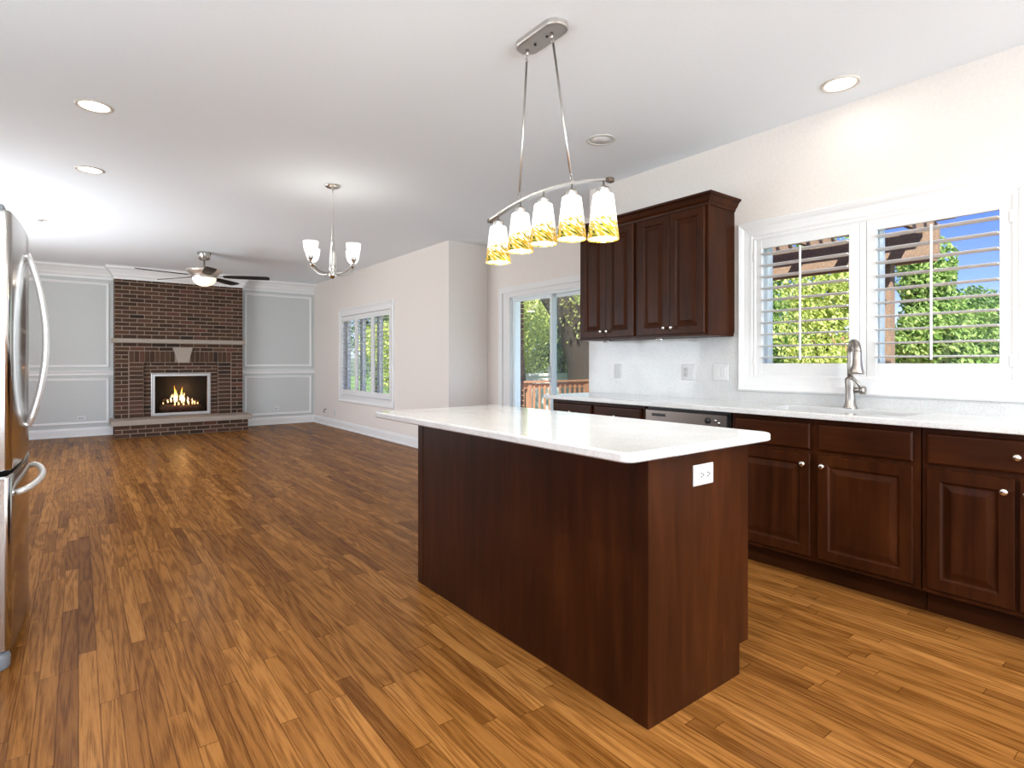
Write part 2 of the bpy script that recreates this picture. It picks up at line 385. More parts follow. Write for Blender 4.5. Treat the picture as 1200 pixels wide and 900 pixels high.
def wall_y(mb, X0, X1, y0, y1, holes):       # wall running along Y with holes (ya,yb,za,zb)
    cur = y0
    for ya, yb, za, zb in sorted(holes):
        mb.box(X0, X1, cur, ya, 0, CEIL)
        if za > 0: mb.box(X0, X1, ya, yb, 0, za)
        mb.box(X0, X1, ya, yb, zb, CEIL); cur = yb
    mb.box(X0, X1, cur, y1, 0, CEIL)
KW = (.69, 2.045, 1.08, 2.035)
mb = MB(); wall_y(mb, XK, XK + .16, YB, YN0, [KW]); struct(mb.build('wall_right', M_wall), 'cream kitchen wall behind the sink counter', 'wall')
DR = (3.78, 5.66, .03, 2.02)
mb = MB(); wall_y(mb, XN, XN + .16, YN0 - .12, YN1, [DR]); mb.box(XK + .16, XN, YN0 - .12, YN0, 0, CEIL)
struct(mb.build('wall_nook', M_wall), 'cream wall of the dining nook around the sliding glass door', 'wall')
FW = (7.80, 9.82, .60, 2.0)
mb = MB(); wall_y(mb, XF, XF + .16, YN1, YF, [FW]); mb.box(XF + .16, XN + .16, YN1, YN1 + .12, 0, CEIL)
struct(mb.build('wall_family', M_wall), 'cream family room wall with the three panel shuttered window', 'wall')
struct(MB().box(XL - .1, .92, YF, YF + .14, 0, CEIL).box(1.88, XF + .16, YF, YF + .14, 0, CEIL).box(.92, 1.88, YF, YF + .14, 0, .27).box(.92, 1.88, YF, YF + .14, 1.0, CEIL).build('wall_far', M_grey), 'pale grey panelled wall behind the brick fireplace', 'wall')
LW = (6.2, 9.0, .45, 2.3)
mb = MB(); wall_y(mb, XL - .14, XL, YB, YF, [(-1.10, 2.60, .78, 2.22), LW]); struct(mb.build('wall_left', M_wall), 'cream left wall of the rooms', 'wall')
mb = MB(); RW = (-1.0, 2.8, .45, 2.42)
mb.box(XL - .1, RW[0], YB - .14, YB, 0, CEIL); mb.box(RW[1], XK + .16, YB - .14, YB, 0, CEIL); mb.box(RW[0], RW[1], YB - .14, YB, 0, RW[2]); mb.box(RW[0], RW[1], YB - .14, YB, RW[3], CEIL)
struct(mb.build('wall_rear', M_wall), 'cream wall behind the camera with an added wide window opening', 'wall')

# baseboards
BB = [(0, 0), (.016, 0), (.016, .105), (.012, .118), (.006, .135), (0, .14)]
SH = [(0, 0), (.028, 0), (.028, .02), (.016, .03), (0, .03)]
def base(name, path, lab):
    mb = MB(); mb.sweep(path, BB); mb.sweep(path, SH); struct(mb.build(name, M_trim), lab, 'baseboard')
base('baseboard_family', [(XF, YN1), (XF, YF)], 'tall white baseboard under the family room window')
base('baseboard_nook', [(XN, YN1), (XF, YN1)], 'white baseboard on the short wall beside the glass door')
base('baseboard_far', [(XF, YF), (2.36, YF)], 'white baseboard right of the fireplace')
base('baseboard_left', [(.46, YF), (XL, YF)], 'white baseboard left of the fireplace')
# crown moulding of the far wall, wrapped round the chimney breast
CR = [(0, CEIL - .205), (.012, CEIL - .205), (.014, CEIL - .17), (.03, CEIL - .155), (.045, CEIL - .115), (.085, CEIL - .06), (.115, CEIL - .04), (.12, CEIL - .014), (.14, CEIL), (0, CEIL)]
BX0, BX1 = .455, 2.355
mb = MB(); mb.sweep([(XF, YF), (BX1, YF), (BX1, YBR), (BX0, YBR), (BX0, YF), (XL, YF)], CR)
struct(mb.build('trim_1', M_trim), 'white crown moulding stepping round the chimney breast', 'moulding')
# chair rail
CHR = [(0, .965), (.012, .965), (.022, .98), (.018, 1.0), (.03, 1.03), (.034, 1.045), (0, 1.05)]
struct(MB().sweep([(XF, YF), (BX1, YF)], CHR).build('trim_2', M_trim), 'white chair rail right of the fireplace', 'moulding')
struct(MB().sweep([(BX0, YF), (XL, YF)], CHR).build('trim_3', M_trim), 'white chair rail left of the fireplace', 'moulding')
PF = [(0, 0), (.002, .012), (.012, .018), (.02, .012), (.034, .012), (.042, .004), (.042, 0)]
k = 4
for x0, x1, z0, z1, lab in ((2.43, 3.665, 1.10, 2.475, 'tall white picture moulding frame right of the fireplace'), (2.43, 3.665, .18, .925, 'low white picture moulding frame right of the fireplace'),
                            (-.95, .40, 1.10, 2.475, 'tall white picture moulding frame left of the fireplace'), (-.95, .40, .195, .925, 'low white picture moulding frame left of the fireplace')):
    struct(MB().rings((x0, YF, z0), (1, 0, 0), (0, 0, 1), (0, -1, 0), x1 - x0, z1 - z0, PF, cap=False).build('trim_%d' % k, M_trim), lab, 'moulding'); k += 1

# ================================================================== KITCHEN WINDOW
CAS = [(0, 0), (0, .022), (.012, .03), (.03, .024), (.045, .016), (.075, .012), (.095, .012), (.105, .008), (.105, 0)]
def louver_mb(X, y0, y1, z, w, t, tilt):
    mb = MB(); pts = []
    for i in range(12):
        a = 2 * PI * i / 12; px, pz = math.cos(a) * w / 2, math.sin(a) * t / 2
        pts.append((px * math.cos(tilt) - pz * math.sin(tilt), px * math.sin(tilt) + pz * math.cos(tilt)))
    mb.prism([(X + p[0], z + p[1]) for p in pts], y0, y1, 'y'); return mb
def shutter(root, X, y0, y1, z0, z1, ys, zt, zb, n, w, tilt, rod, lab=None):
    """framed panel with louvers, X = room-side face"""
    T = .028; mb = MB()
    mb.box(X, X + T, y0, y0 + ys, z0, z1, .002); mb.box(X, X + T, y1 - ys, y1, z0, z1, .002)
    mb.box(X + .001, X + T - .001, y0 + ys, y1 - ys, z0, zb, .001); mb.box(X + .001, X + T - .001, y0 + ys, y1 - ys, zt, z1, .001)
    p = mb.build('shutter_panel', M_shut, root)
    if lab: p['label'] = lab
    pitch = (zt - zb) / n
    for i in range(n):
        louver_mb(X + T / 2, y0 + ys + .002, y1 - ys - .002, zb + pitch * (i + .5), w, .011, tilt).build('louver', M_shut, p, smooth=False)
    if rod:
        rx = X + T / 2 - w / 2 - .006; yc = (y0 + y1) / 2
        MB().box(rx - .006, rx + .006, yc - .006, yc + .006, zb + .02, zt - .025, .003).build('tilt_rod', M_shut, p)
    return p
win = thing('window_1', (XK, 1.37, 1.08), 'wide white kitchen window with two plantation shutter panels above the sink', 'window', kind='structure')
MB().rings((XK, .575, .985), (0, 1, 0), (0, 0, 1), (-1, 0, 0), 1.575, 1.15, CAS, cap=False).build('casing', M_trim, win)
mb = MB(); mb.rings((XK + .08, .66, 1.05), (0, 1, 0), (0, 0, 1), (-1, 0, 0), 1.41, 1.0, [(.02, 0), (.02, .086), (.035, .092), (.048, .086), (.048, 0)], cap=False)
mb.box(XK - .005, XK + .05, 1.35, 1.385, 1.09, 2.03)
mb.box(XK, XK + .16, .662, .69, 1.05, 2.06); mb.box(XK, XK + .16, 2.046, 2.07, 1.05, 2.06); mb.box(XK, XK + .16, .69, 2.046, 1.05, 1.079); mb.box(XK, XK + .16, .69, 2.046, 2.036, 2.06)
mb.build('shutter_frame', M_trim, win)
P1 = shutter(win, XK - .006, 1.388, 2.040, 1.092, 2.026, .056, 1.945, 1.175, 10, .088, -.04, True)
P2 = shutter(win, XK - .006, .700, 1.348, 1.092, 2.026, .050, 1.945, 1.175, 10, .088, -.04, True)
for yy, pp in ((2.036, P1), (.702, P2)):
    for zz in (1.19, 1.90): MB().box(XK - .014, XK - .007, yy - .008, yy + .008, zz - .03, zz + .03, .002).build('hinge', M_trim, pp)
mb = MB()
for a, c in ((.70, 1.36), (1.38, 2.04)):
    mb.rings((XK + .13, a, 1.085), (0, 1, 0), (0, 0, 1), (-1, 0, 0), c - a, .945, [(0, 0), (0, .05), (.05, .05), (.06, .03), (.06, 0)], cap=False)
mb.build('sash_frame', M_vinyl, win)
for a, c in ((.76, 1.30), (1.44, 1.98)):
    MB().box(XK + .140, XK + .144, a - .005, c + .005, 1.14, 1.975).build('glass_pane', M_glass, win)
MB().box(XK + .075, XK + .079, 1.362, 1.378, 1.08, 2.03).build('mullion', M_vinyl, win)

# ================================================================== FAMILY WINDOW
win = thing('window_2', (XF, 8.8, .6), 'white family room window with three narrow shutter panels', 'window', kind='structure')
MB().rings((XF, 7.70, .49), (0, 1, 0), (0, 0, 1), (-1, 0, 0), 2.21, 1.63, CAS, cap=False).build('casing', M_trim, win)
mb = MB(); mb.rings((XF + .06, 7.78, .58), (0, 1, 0), (0, 0, 1), (-1, 0, 0), 2.06, 1.44, [(.0, 0), (.0, .085), (.03, .085), (.03, 0)], cap=False); mb.build('shutter_frame', M_trim, win)
for a, c in ((7.815, 8.475), (8.48, 9.14), (9.145, 9.805)):
    shutter(win, XF - .012, a, c, .615, 1.985, .05, 1.90, .71, 17, .062, -.02, False)
mb = MB()
for a, c in ((7.81, 8.46), (8.48, 9.14), (9.16, 9.81)):
    mb.rings((XF + .14, a, .61), (0, 1, 0), (0, 0, 1), (-1, 0, 0), c - a, 1.38, [(0, 0), (0, .05), (.05, .05), (.06, .03), (.06, 0)], cap=False)
mb.build('sash_frame', M_vinyl, win)
for a, c in ((7.86, 8.41), (8.53, 9.09), (9.21, 9.76)): MB().box(XF + .148, XF + .152, a, c, .66, 1.94).build('glass_pane', M_glass, win)

# rear + left windows, added to hold the fill lights (behind the camera / outside the frame)
win = thing('fill_window_3', (.9, YB, .45), 'wide plain window added behind the camera for fill light', 'window', kind='structure')
MB().rings((RW[0] - .09, YB, RW[2] - .09), (1, 0, 0), (0, 0, 1), (0, 1, 0), RW[1] - RW[0] + .18, RW[3] - RW[2] + .18, CAS, cap=False).build('casing', M_trim, win)
mb = MB()
for i in range(4):
    x = RW[0] + (RW[1] - RW[0]) * i / 3; mb.box(x - .025, x + .025, YB - .03, YB + .01, RW[2], RW[3])
mb.build('mullion', M_trim, win)
win = thing('fill_window_4', (XL, 7.6, .45), 'tall plain window added in the left wall for fill light', 'window', kind='structure')
MB().rings((XL, LW[0] - .09, LW[2] - .09), (0, 1, 0), (0, 0, 1), (1, 0, 0), LW[1] - LW[0] + .18, LW[3] - LW[2] + .18, CAS, cap=False).build('casing', M_trim, win)
mb = MB()
for i in range(3):
    y = LW[0] + (LW[1] - LW[0]) * i / 2; mb.box(XL - .03, XL + .01, y - .025, y + .025, LW[2], LW[3])
mb.build('mullion', M_trim, win)

win = thing('fill_window_5', (XL, .75, .78), 'wide plain window added in the left kitchen wall for fill light', 'window', kind='structure')  # unseen window, added to carry the kitchen side fill
MB().rings((XL, -1.19, .69), (0, 1, 0), (0, 0, 1), (1, 0, 0), 3.88, 1.62, CAS, cap=False).build('casing', M_trim, win)
# ================================================================== SLIDING DOOR
dr = thing('door_1', (XN, 4.7, 0), 'white framed sliding glass door in the dining nook', 'door', kind='structure')
mb = MB()
def jamb(a, c, z0, z1):
    mb.box(XN - .014, XN, a, c, z0, z1); mb.box(XN - .028, XN - .012, a + .008, c - .03 if c > a + .06 else c, z0, z1 - .0)
mb.prism([(5.65, 0), (5.87, 0), (5.87, 2.13), (3.66, 2.13), (3.66, 0), (3.79, 0), (3.79, 2.0), (5.65, 2.0)], XN - .016, XN, 'x')
mb.prism([(5.79, 0), (5.87, 0), (5.87, 2.13), (3.66, 2.13), (3.66, 0), (3.71, 0), (3.71, 2.06), (5.79, 2.06)], XN - .032, XN - .015, 'x')
mb.build('casing', M_trim, dr)
mb = MB(); mb.box(XN, XN + .15, 3.78, 3.82, .03, 2.0); mb.box(XN, XN + .15, 5.64, 5.66, .03, 2.0); mb.box(XN, XN + .15, 3.78, 5.66, 1.975, 2.02); mb.box(XN, XN + .15, 3.78, 5.66, 0, .05)
mb.build('door_frame', M_vinyl, dr)
def slider(X, a, c, g, lab):
    p = MB().rings((X, a, .05), (0, 1, 0), (0, 0, 1), (-1, 0, 0), c - a, 1.925, [(0, 0), (0, .04), (.030, .04), (.035, .03), (.035, 0)], cap=False).build('sliding_panel', M_vinyl, dr)
    p['label'] = lab
    MB().box(X - .022, X - .018, a + .032, c - .032, .08, 1.94).build('glass_pane', g, p); return p
p = slider(XN + .065, 4.90, 5.64, M_glass, 'clear left panel')
MB().tube([(XN + .026, 4.925, .95), (XN + .005, 4.925, .98), (XN + .005, 4.925, 1.12), (XN + .026, 4.925, 1.15)], .008).build('handle', M_plate, p)
slider(XN + .12, 3.82, 4.95, M_screen, 'right panel with a dark insect screen')

# ================================================================== FIREPLACE
fp = thing('fireplace', (1.405, YBR, 0), 'floor to ceiling brown brick fireplace with stone mantel and raised hearth', 'fireplace')
BL, BH, MJ = .203, .0675, .013
def brick_rows(mb, x0, x1, z0, z1, yf, bond='run', d=.012, bw=BL, phase=0):
    nz = max(1, round((z1 - z0) / BH)); ph = (z1 - z0) / nz
    for r in range(nz):
        za = z0 + r * ph + MJ / 2; zb = z0 + (r + 1) * ph - MJ / 2
        if bond == 'stack': edges = [x0, x1]
        elif bond == 'pier': edges = [x0, x1] if (r + phase) % 2 else [x0, (x0 + x1) / 2, x1]
        else:
            edges = [x0]; x = x0 + (bw if (r + phase) % 2 else bw / 2)
            while x < x1 - .03: edges.append(x); x += bw
            edges.append(x1)
        for a, c in zip(edges, edges[1:]):
            mb.box(a + MJ / 2 + random.uniform(-.001, .001), c - MJ / 2, yf - d, yf, za, zb, .0015)
RX0, RX1, RZ = .850, 1.953, 1.18          # recess round the firebox
ZH = .275; ZM = 1.50; YR = YBR + .055     # hearth top, mantel underside, recess face
FX0, FX1, FZ0, FZ1 = .96, 1.84, .285, .995
d = .012; mor = MB(); Y1 = YF - .002
mor.box(BX0 + .004, BX1 - .004, YBR + d, Y1, 1.57, CEIL - .002)
mor.box(BX0 + .004, RX0, YBR + d, Y1, 0, 1.57); mor.box(RX1, BX1 - .004, YBR + d, Y1, 0, 1.57); mor.box(RX0, RX1, YBR + d, Y1, RZ, 1.57)
mor.box(RX0, RX1, YR + d, Y1, FZ1, RZ); mor.box(RX0, FX0 + .03, YR + d, Y1, 0, FZ1); mor.box(FX1 - .03, RX1, YR + d, Y1, 0, FZ1); mor.box(FX0 + .03, FX1 - .03, YR + d, Y1, 0, FZ0)
cb_ = mor.build('chimney_breast', M_mortar, fp)
mb = MB()
brick_rows(mb, BX0, BX1, 1.57, CEIL - .175, YBR + d)
brick_rows(mb, BX0, BX1, 1.372, ZM, YBR + d, phase=1)
PX0, PX1 = .645, 2.165
brick_rows(mb, BX0, PX0, ZH, 1.372, YBR + d, 'pier'); brick_rows(mb, PX1, BX1, ZH, 1.372, YBR + d, 'pier')
brick_rows(mb, PX0 + .004, RX0, ZH, RZ, YBR + d, 'stack'); brick_rows(mb, RX1, PX1 - .004, ZH, RZ, YBR + d, 'stack')
KX0, KX1 = 1.30, 1.52                     # keystone
for a, c in ((PX0 + .004, KX0 - .005), (KX1 + .005, PX1 - .004)):   # soldier course
    nn_ = round((c - a) / .0715); w_ = (c - a) / nn_
    for i in range(nn_): mb.box(a + i * w_ + .005, a + (i + 1) * w_ - .005, YBR, YBR + d, RZ + .006, 1.366, .0015)
brick_rows(mb, RX0, RX1, 1.005, RZ, YR + d)
brick_rows(mb, RX0, FX0 + .01, ZH, 1.005, YR + d, 'stack'); brick_rows(mb, FX1 - .01, RX1, ZH, 1.005, YR + d, 'stack')
# returns of the breast and of the recess
def side_rows(x, y0, y1, z0, z1, sgn):
    nz = round((z1 - z0) / BH); ph = (z1 - z0) / nz
    for r in range(nz):
        es = [y0, y1] if r % 2 else [y0, (y0 + y1) / 2, y1]
        for a, c in zip(es, es[1:]): mb.box(min(x, x + sgn * .004), max(x, x + sgn * .004), a + .004, c - .004, z0 + r * ph + .005, z0 + (r + 1) * ph - .005)
side_rows(BX0, YBR + d, Y1, ZH, CEIL - .175, 1); side_rows(BX1 - .004, YBR + d, Y1, ZH, CEIL - .175, 1)
side_rows(RX0, YBR + d, YR + d, ZH, RZ, 1); side_rows(RX1 - .004, YBR + d, YR + d, ZH, RZ, 1)
mb.build('brickwork', M_brick, fp)
MB().box(BX0 - .04, BX1 + .03, YBR - .06, YBR + .05, ZM, 1.568, .006, 2).build('mantel_shelf', M_concrete, fp)
MB().prism([(1.335, RZ - .005), (1.495, RZ - .005), (1.56, 1.44), (1.262, 1.44)], YBR - .02, YBR + .03, 'y').build('keystone', M_concrete, fp)
MB().box(BX0 - .06, BX1 + .055, 10.585, YF - .03, .195, ZH, .006, 2).build('hearth_slab', M_concrete, fp)
hb = MB().box(BX0 - .012, BX1 - .008, 10.632, YBR + .1, 0, .195).build('hearth_base', M_mortar, fp)
mb = MB(); brick_rows(mb, BX0 - .018, BX1 - .002, 0, .195, 10.632, phase=1)
for r in range(3):
    for a, c in ((10.64, 10.84), (10.84, 11.04)):
        for x in (BX0 - .016, BX1 - .008): mb.box(x, x + .004 + .002, a + .004, c - .004, r * .065 + .005, (r + 1) * .065 - .005)
mb.build('hearth_brickwork', M_brick, hb)
# firebox lining
mb = MB(); a, c = FX0 + .03, FX1 - .03
mb.box(a, a + .006, YR + .02, YF + .12, FZ0, FZ1 - .03); mb.box(c - .006, c, YR + .02, YF + .12, FZ0, FZ1 - .03)
mb.box(a, c, YR + .02, YF + .12, FZ0 - .006, FZ0 + .004); mb.box(a, c, YR + .02, YF + .12, FZ1 - .036, FZ1 - .03)
mb.box(a, c, YF + .115, YF + .12, FZ0, FZ1 - .03)
mb.build('firebox', M_soot, fp)
# nickel framed glass screen
fr = MB().rings((FX0 - .004, YR, FZ0 - .008), (1, 0, 0), (0, 0, 1), (0, -1, 0), FX1 - FX0 + .008, FZ1 - FZ0 + .016, [(0, 0), (0, .022), (.012, .028), (.02, .02), (.032, .02), (.036, .026), (.052, .026), (.056, .008), (.056, 0)], cap=False).build('firebox_frame', mat('satin_frame', (.45, .43, .42), .4, .6), fp)
MB().box(FX0 + .05, FX1 - .05, YR - .008, YR - .004, FZ0 + .045, FZ1 - .045).build('glass', M_fglass, fr)
# hole in the far wall behind the firebox is shallow: the lining stands inside the breast
# grate, logs, fire
gy = YR + .10
mb = MB()
for i in range(7): mb.box(1.12 + i * .09, 1.132 + i * .09, gy - .02, gy + .12, FZ0 + .06, FZ0 + .072)
for x in (1.12, 1.672): mb.box(x, x + .012, gy - .02, gy - .008, FZ0 + .004, FZ0 + .12); mb.box(x, x + .012, gy + .1, gy + .112, FZ0 + .004, FZ0 + .12)
mb.box(1.11, 1.69, gy + .02, gy + .03, FZ0 + .05, FZ0 + .06)
tag(mb.build('fire_grate', M_black), 'black iron grate carrying the burning logs in the fireplace', 'grate')
for a, c, r, lab in (((1.08, gy + .02, FZ0 + .125), (1.72, gy + .0, FZ0 + .115), .05, 'charred front log lying lowest on the fireplace grate'),
                     ((1.12, gy + .10, FZ0 + .13), (1.70, gy + .09, FZ0 + .15), .048, 'charred rear log lying across the fireplace grate'),
                     ((1.12, gy + .04, FZ0 + .25), (1.50, gy + .09, FZ0 + .215), .034, 'thin upper log leaning left on the burning logs'),
                     ((1.38, gy + .09, FZ0 + .26), (1.70, gy + .02, FZ0 + .20), .030, 'thin upper log leaning right on the burning logs')):
    A, B = Vector(a), Vector(c); pts = [A.lerp(B, i / 6) + Vector((0, random.uniform(-.004, .004), random.uniform(-.006, .006))) for i in range(7)]
    tag(MB().tube(pts, [r * random.uniform(.85, 1.1) for _ in pts], 9).build('fire_log', M_log), lab, 'log', 'logs burning in the fireplace')
mb = MB()
for x, z, h, r in ((1.31, .20, .30, .018), (1.335, .22, .20, .014), (1.41, .20, .28, .018), (1.445, .21, .17, .014), (1.25, .22, .12, .012), (1.20, .21, .06, .010), (1.50, .2, .11, .012), (1.57, .17, .11, .010), (1.61, .17, .06, .010), (1.36, .17, .05, .012), (1.44, .16, .05, .012), (1.51, .17, .06, .011), (1.31, .16, .045, .010), (1.14, .19, .03, .008), (1.65, .17, .04, .008), (1.27, .30, .06, .008), (1.38, .25, .10, .010)):
    pts = [(x + math.sin(i * 1.7 + x * 30) * .010 * (i / 6), gy - .045 + .03 * math.sin(x * 40) + .01 * i / 6, FZ0 + z + h * i / 6) for i in range(7)]
    mb.tube(pts, [r * q for q in (.45, .9, 1, .8, .55, .3, .05)], 8)
tag(mb.build('flames', M_flame), 'yellow and orange flames rising from the logs in the fireplace', 'fire', kind='stuff')
mb = MB()
for i in range(60):
    x = random.uniform(1.14, 1.66); y = random.uniform(gy - .06, gy + .10); q = random.uniform(.006, .016)
    mb.box(x - q, x + q, y - q, y + q, FZ0 + .005, FZ0 + .005 + q, .002)
tag(mb.build('embers', M_ember), 'glowing red embers under the fireplace grate', 'embers', kind='stuff')
l_ = bpy.data.lights.new('firelight', 'POINT'); l_.energy = 2.2; l_.color = (1, .45, .15); l_.shadow_soft_size = .06
o = bpy.data.objects.new('firelight', l_); C.collection.objects.link(o); o.location = (1.45, gy + .04, FZ0 + .42)

# ================================================================== CABINETS
XD = 3.105      # face of the base doors
DOORP = [(0, 0), (0, .016), (.003, .020), (.052, .020), (.056, .016), (.060, .012), (.066, .0115), (.092, .0185), (.096, .019)]
DRWP = [(0, 0), (0, .014), (.006, .019), (.012, .020)]
def knob(parent, p, n_, r=.016):
    q = Vector(n_).to_track_quat('Z', 'Y').to_matrix().to_4x4()
    t = MB(); t.lathe(0, 0, [(0, 0), (.009, 0), (.006, .004), (.006, .012), (r * .85, .018), (r, .024), (r * .9, .030), (r * .5, .034), (0, .035)], 16, Matrix.Translation(p) @ q)
    return t.build('knob', M_knob, parent)
def cabinet(y0, y1, doors, drawers, lab, group='base cabinets under the sink counter'):
    r = thing('base_cabinet', (3.4, (y0 + y1) / 2, 0), lab, 'cabinet', group)
    mb = MB(); mb.box(XD + .02, XK - .004, y0 + .001, y1 - .001, .115, .8825); mb.build('carcass', M_cherry, r)
    MB().box(XD + .09, XD + .105, y0 + .001, y1 - .001, 0, .115).build('toe_board', M_toe, r)
    for a, c, z0, z1, kn in drawers:
        dd = MB().rings((XD + .02, a, z0), (0, 1, 0), (0, 0, 1), (-1, 0, 0), c - a, z1 - z0, DRWP).build('drawer', M_cherry_h, r)
        if kn: knob(dd, (XD, (a + c) / 2, (z0 + z1) / 2), (-1, 0, 0))
    for a, c, z0, z1, ky in doors:
        dd = MB().rings((XD + .02, a, z0), (0, 1, 0), (0, 0, 1), (-1, 0, 0), c - a, z1 - z0, DOORP).build('door', M_cherry, r)
        knob(dd, (XD, a + .03 if ky < 0 else c - .03, z1 - .055), (-1, 0, 0))
    return r
DZ = (.14, .69); WZ = (.715, .855)
cabinet(2.545, 3.505, [(2.57, 3.02, *DZ, 1), (3.05, 3.48, *DZ, -1)], [(2.57, 3.02, *WZ, True), (3.05, 3.48, *WZ, True)], 'dark cherry base cabinet left of the dishwasher beside the glass door')
cabinet(.925, 1.885, [(.955, 1.385, *DZ, 1), (1.425, 1.86, *DZ, -1)], [(.955, 1.385, *WZ, False), (1.425, 1.86, *WZ, False)], 'dark cherry sink base cabinet with two plain false drawer fronts')
cabinet(.23, .921, [(.255, .575, *DZ, 1), (.59, .90, *DZ, -1)], [(.255, .90, *WZ, True)], 'dark cherry base cabinet at the right edge with one wide drawer')
# dishwasher
dw = thing('dishwasher', (3.4, 2.215, 0), 'stainless steel dishwasher built in under the counter between cherry cabinets', 'dishwasher')
MB().box(XD + .03, XK - .02, 1.90, 2.53, .10, .875).build('body', M_black, dw)
MB().box(XD + .002, XD + .028, 1.912, 2.528, .12, .745, .004, 2).build('door', M_dw, dw)
cp = MB().box(XD - .002, XD + .028, 1.912, 2.528, .75, .862, .006, 2).build('control_panel', M_dw, dw)
MB().box(XD - .006, XD - .002, 2.36, 2.47, .818, .836, .001).build('badge', M_black, cp)
MB().disc_cyl((XD - .002, 2.04, .818), (-1, 0, 0), .018, .008).build('dial', M_black, cp)
for yy, zz in ((1.985, .822), (1.962, .808)): MB().disc_cyl((XD - .002, yy, zz), (-1, 0, 0), .009, .006, 12).build('button', M_chrome, cp)
MB().box(XD + .09, XD + .11, 1.90, 2.53, 0, .10).build('toe_panel', M_black, dw)

# countertop with undermount sink cut-out, and backsplash
ZC = .915; TH = .032; CX0 = 3.055; CY0, CY1 = .0, 3.555
SX0, SX1, SY0, SY1 = 3.20, 3.49, 1.02, 1.73
mb = MB()
mb.box(CX0, SX0, CY0, CY1, ZC - TH, ZC, .005, 2); mb.box(SX1, XK - .001, CY0, CY1, ZC - TH, ZC, .001)
mb.box(SX0 - .005, SX1 + .002, CY0, SY0, ZC - TH + .0002, ZC - .0002); mb.box(SX0 - .005, SX1 + .002, SY1, CY1, ZC - TH + .0002, ZC - .0002)
ct = mb.build('countertop', M_quartz); tag(ct, 'long white quartz countertop along the wall holding the undermount sink', 'countertop')
sk = thing('sink', ((SX0 + SX1) / 2, 1.375, .70), 'stainless undermount sink set in the long wall counter', 'sink')
mb = MB(); mb.box(SX0 - .012, SX0 - .006, SY0 - .01, SY1 + .01, .70, ZC - TH - .001); mb.box(SX1 + .004, SX1 + .01, SY0 - .01, SY1 + .01, .70, ZC - TH - .001)
mb.box(SX0 - .01, SX1 + .01, SY0 - .012, SY0 - .006, .70, ZC - TH - .001); mb.box(SX0 - .01, SX1 + .01, SY1 + .004, SY1 + .01, .70, ZC - TH - .001); mb.box(SX0 - .01, SX1 + .01, SY0 - .01, SY1 + .01, .70, .706)
mb.build('basin', M_nickel, sk)
MB().disc_cyl((3.35, 1.375, .706), (0, 0, 1), .045, .004).build('drain', M_chrome, sk)
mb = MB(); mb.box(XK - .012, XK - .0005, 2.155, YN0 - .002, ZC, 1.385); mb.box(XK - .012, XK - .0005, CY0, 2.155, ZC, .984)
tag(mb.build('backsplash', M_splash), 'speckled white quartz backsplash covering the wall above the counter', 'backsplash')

# faucet
FXp, FYp = 3.565, 1.405
fc = thing('faucet', (FXp, FYp, ZC), 'brushed nickel gooseneck pull down faucet behind the sink', 'faucet')
M_faucet = mat('brushed_bronze_nickel', (.40, .365, .33), .33, 1)
MB().lathe(FXp, FYp, [(0, ZC), (.040, ZC), (.040, ZC + .004), (.030, ZC + .022), (.026, ZC + .06), (.027, ZC + .12), (.030, ZC + .165), (.028, ZC + .172), (.019, ZC + .18), (0, ZC + .182)], 8).build('body', M_faucet, fc)
pts = [(FXp, FYp, ZC + .15), (FXp, FYp, ZC + .24), (FXp, FYp, ZC + .31)]
dx, dy = -.80, -.60
for i in range(13):
    a = PI * i / 12; q = .068 * (1 - math.cos(a)); pts.append((FXp + dx * q, FYp + dy * q, ZC + .32 + .062 * math.sin(a)))
MB().tube(pts, [.016] * 3 + [.016 + .003 * i / 12 for i in range(13)], 14).build('spout', M_faucet, fc)
e = Vector(pts[-1])
MB().lathe(0, 0, [(0, .012), (.019, .012), (.0195, 0), (.022, -.04), (.028, -.08), (.037, -.112), (.036, -.118), (.030, -.119), (0, -.119)], 18, Matrix.Translation(e) @ Matrix.Rotation(.10, 4, 'Y')).build('spray_head', M_faucet, fc)
hd = MB(); hd.disc_cyl((FXp, FYp - .02, ZC + .105), (0, -1, 0), .017, .04, 12); hd.disc_cyl((FXp, FYp - .056, ZC + .105), (0, -1, 0), .024, .022, 16)
hd.tube([(FXp - .01, FYp - .062, ZC + .115), (FXp - .02, FYp - .045, ZC + .15), (FXp - .03, FYp - .025, ZC + .18)], [.009, .007, .006], 8)
hd.build('handle', M_faucet, fc)

# upper cabinets: two double-door units with one crown
UX = 3.335
def upper(y0, y1, split, lab):
    r = thing('wall_cabinet', (3.49, (y0 + y1) / 2, 1.362), lab, 'cabinet', 'wall cabinets beside the kitchen window')
    mb = MB(); mb.box(UX, XK - .004, y0, y1, 1.362, 2.25); mb.build('carcass', M_cherry, r)
    for a, c, ky in ((y0 + .022, split - .0015, 1), (split + .0015, y1 - .022, -1)):
        dd = MB().rings((UX, a, 1.38), (0, 1, 0), (0, 0, 1), (-1, 0, 0), c - a, .85, DOORP).build('door', M_cherry, r)
        knob(dd, (UX - .02, a + .03 if ky < 0 else c - .03, 1.425), (-1, 0, 0), .013)
    return r
upper(2.185, 2.792, 2.49, 'dark cherry double door wall cabinet next to the shuttered window')
upper(2.794, 3.40, 3.10, 'dark cherry double door wall cabinet nearest the glass door')
CRC = [(0, 2.235), (.006, 2.235), (.008, 2.25), (.02, 2.262), (.034, 2.29), (.05, 2.30), (.052, 2.312), (0, 2.312)]
mb = MB(); mb.sweep([(XK - .002, 3.40), (UX - .002, 3.40), (UX - .002, 2.185), (XK - .002, 2.185)], [(-a, z) for a, z in CRC][::-1])
mb.box(UX, XK - .004, 2.185, 3.40, 2.2505, 2.30)
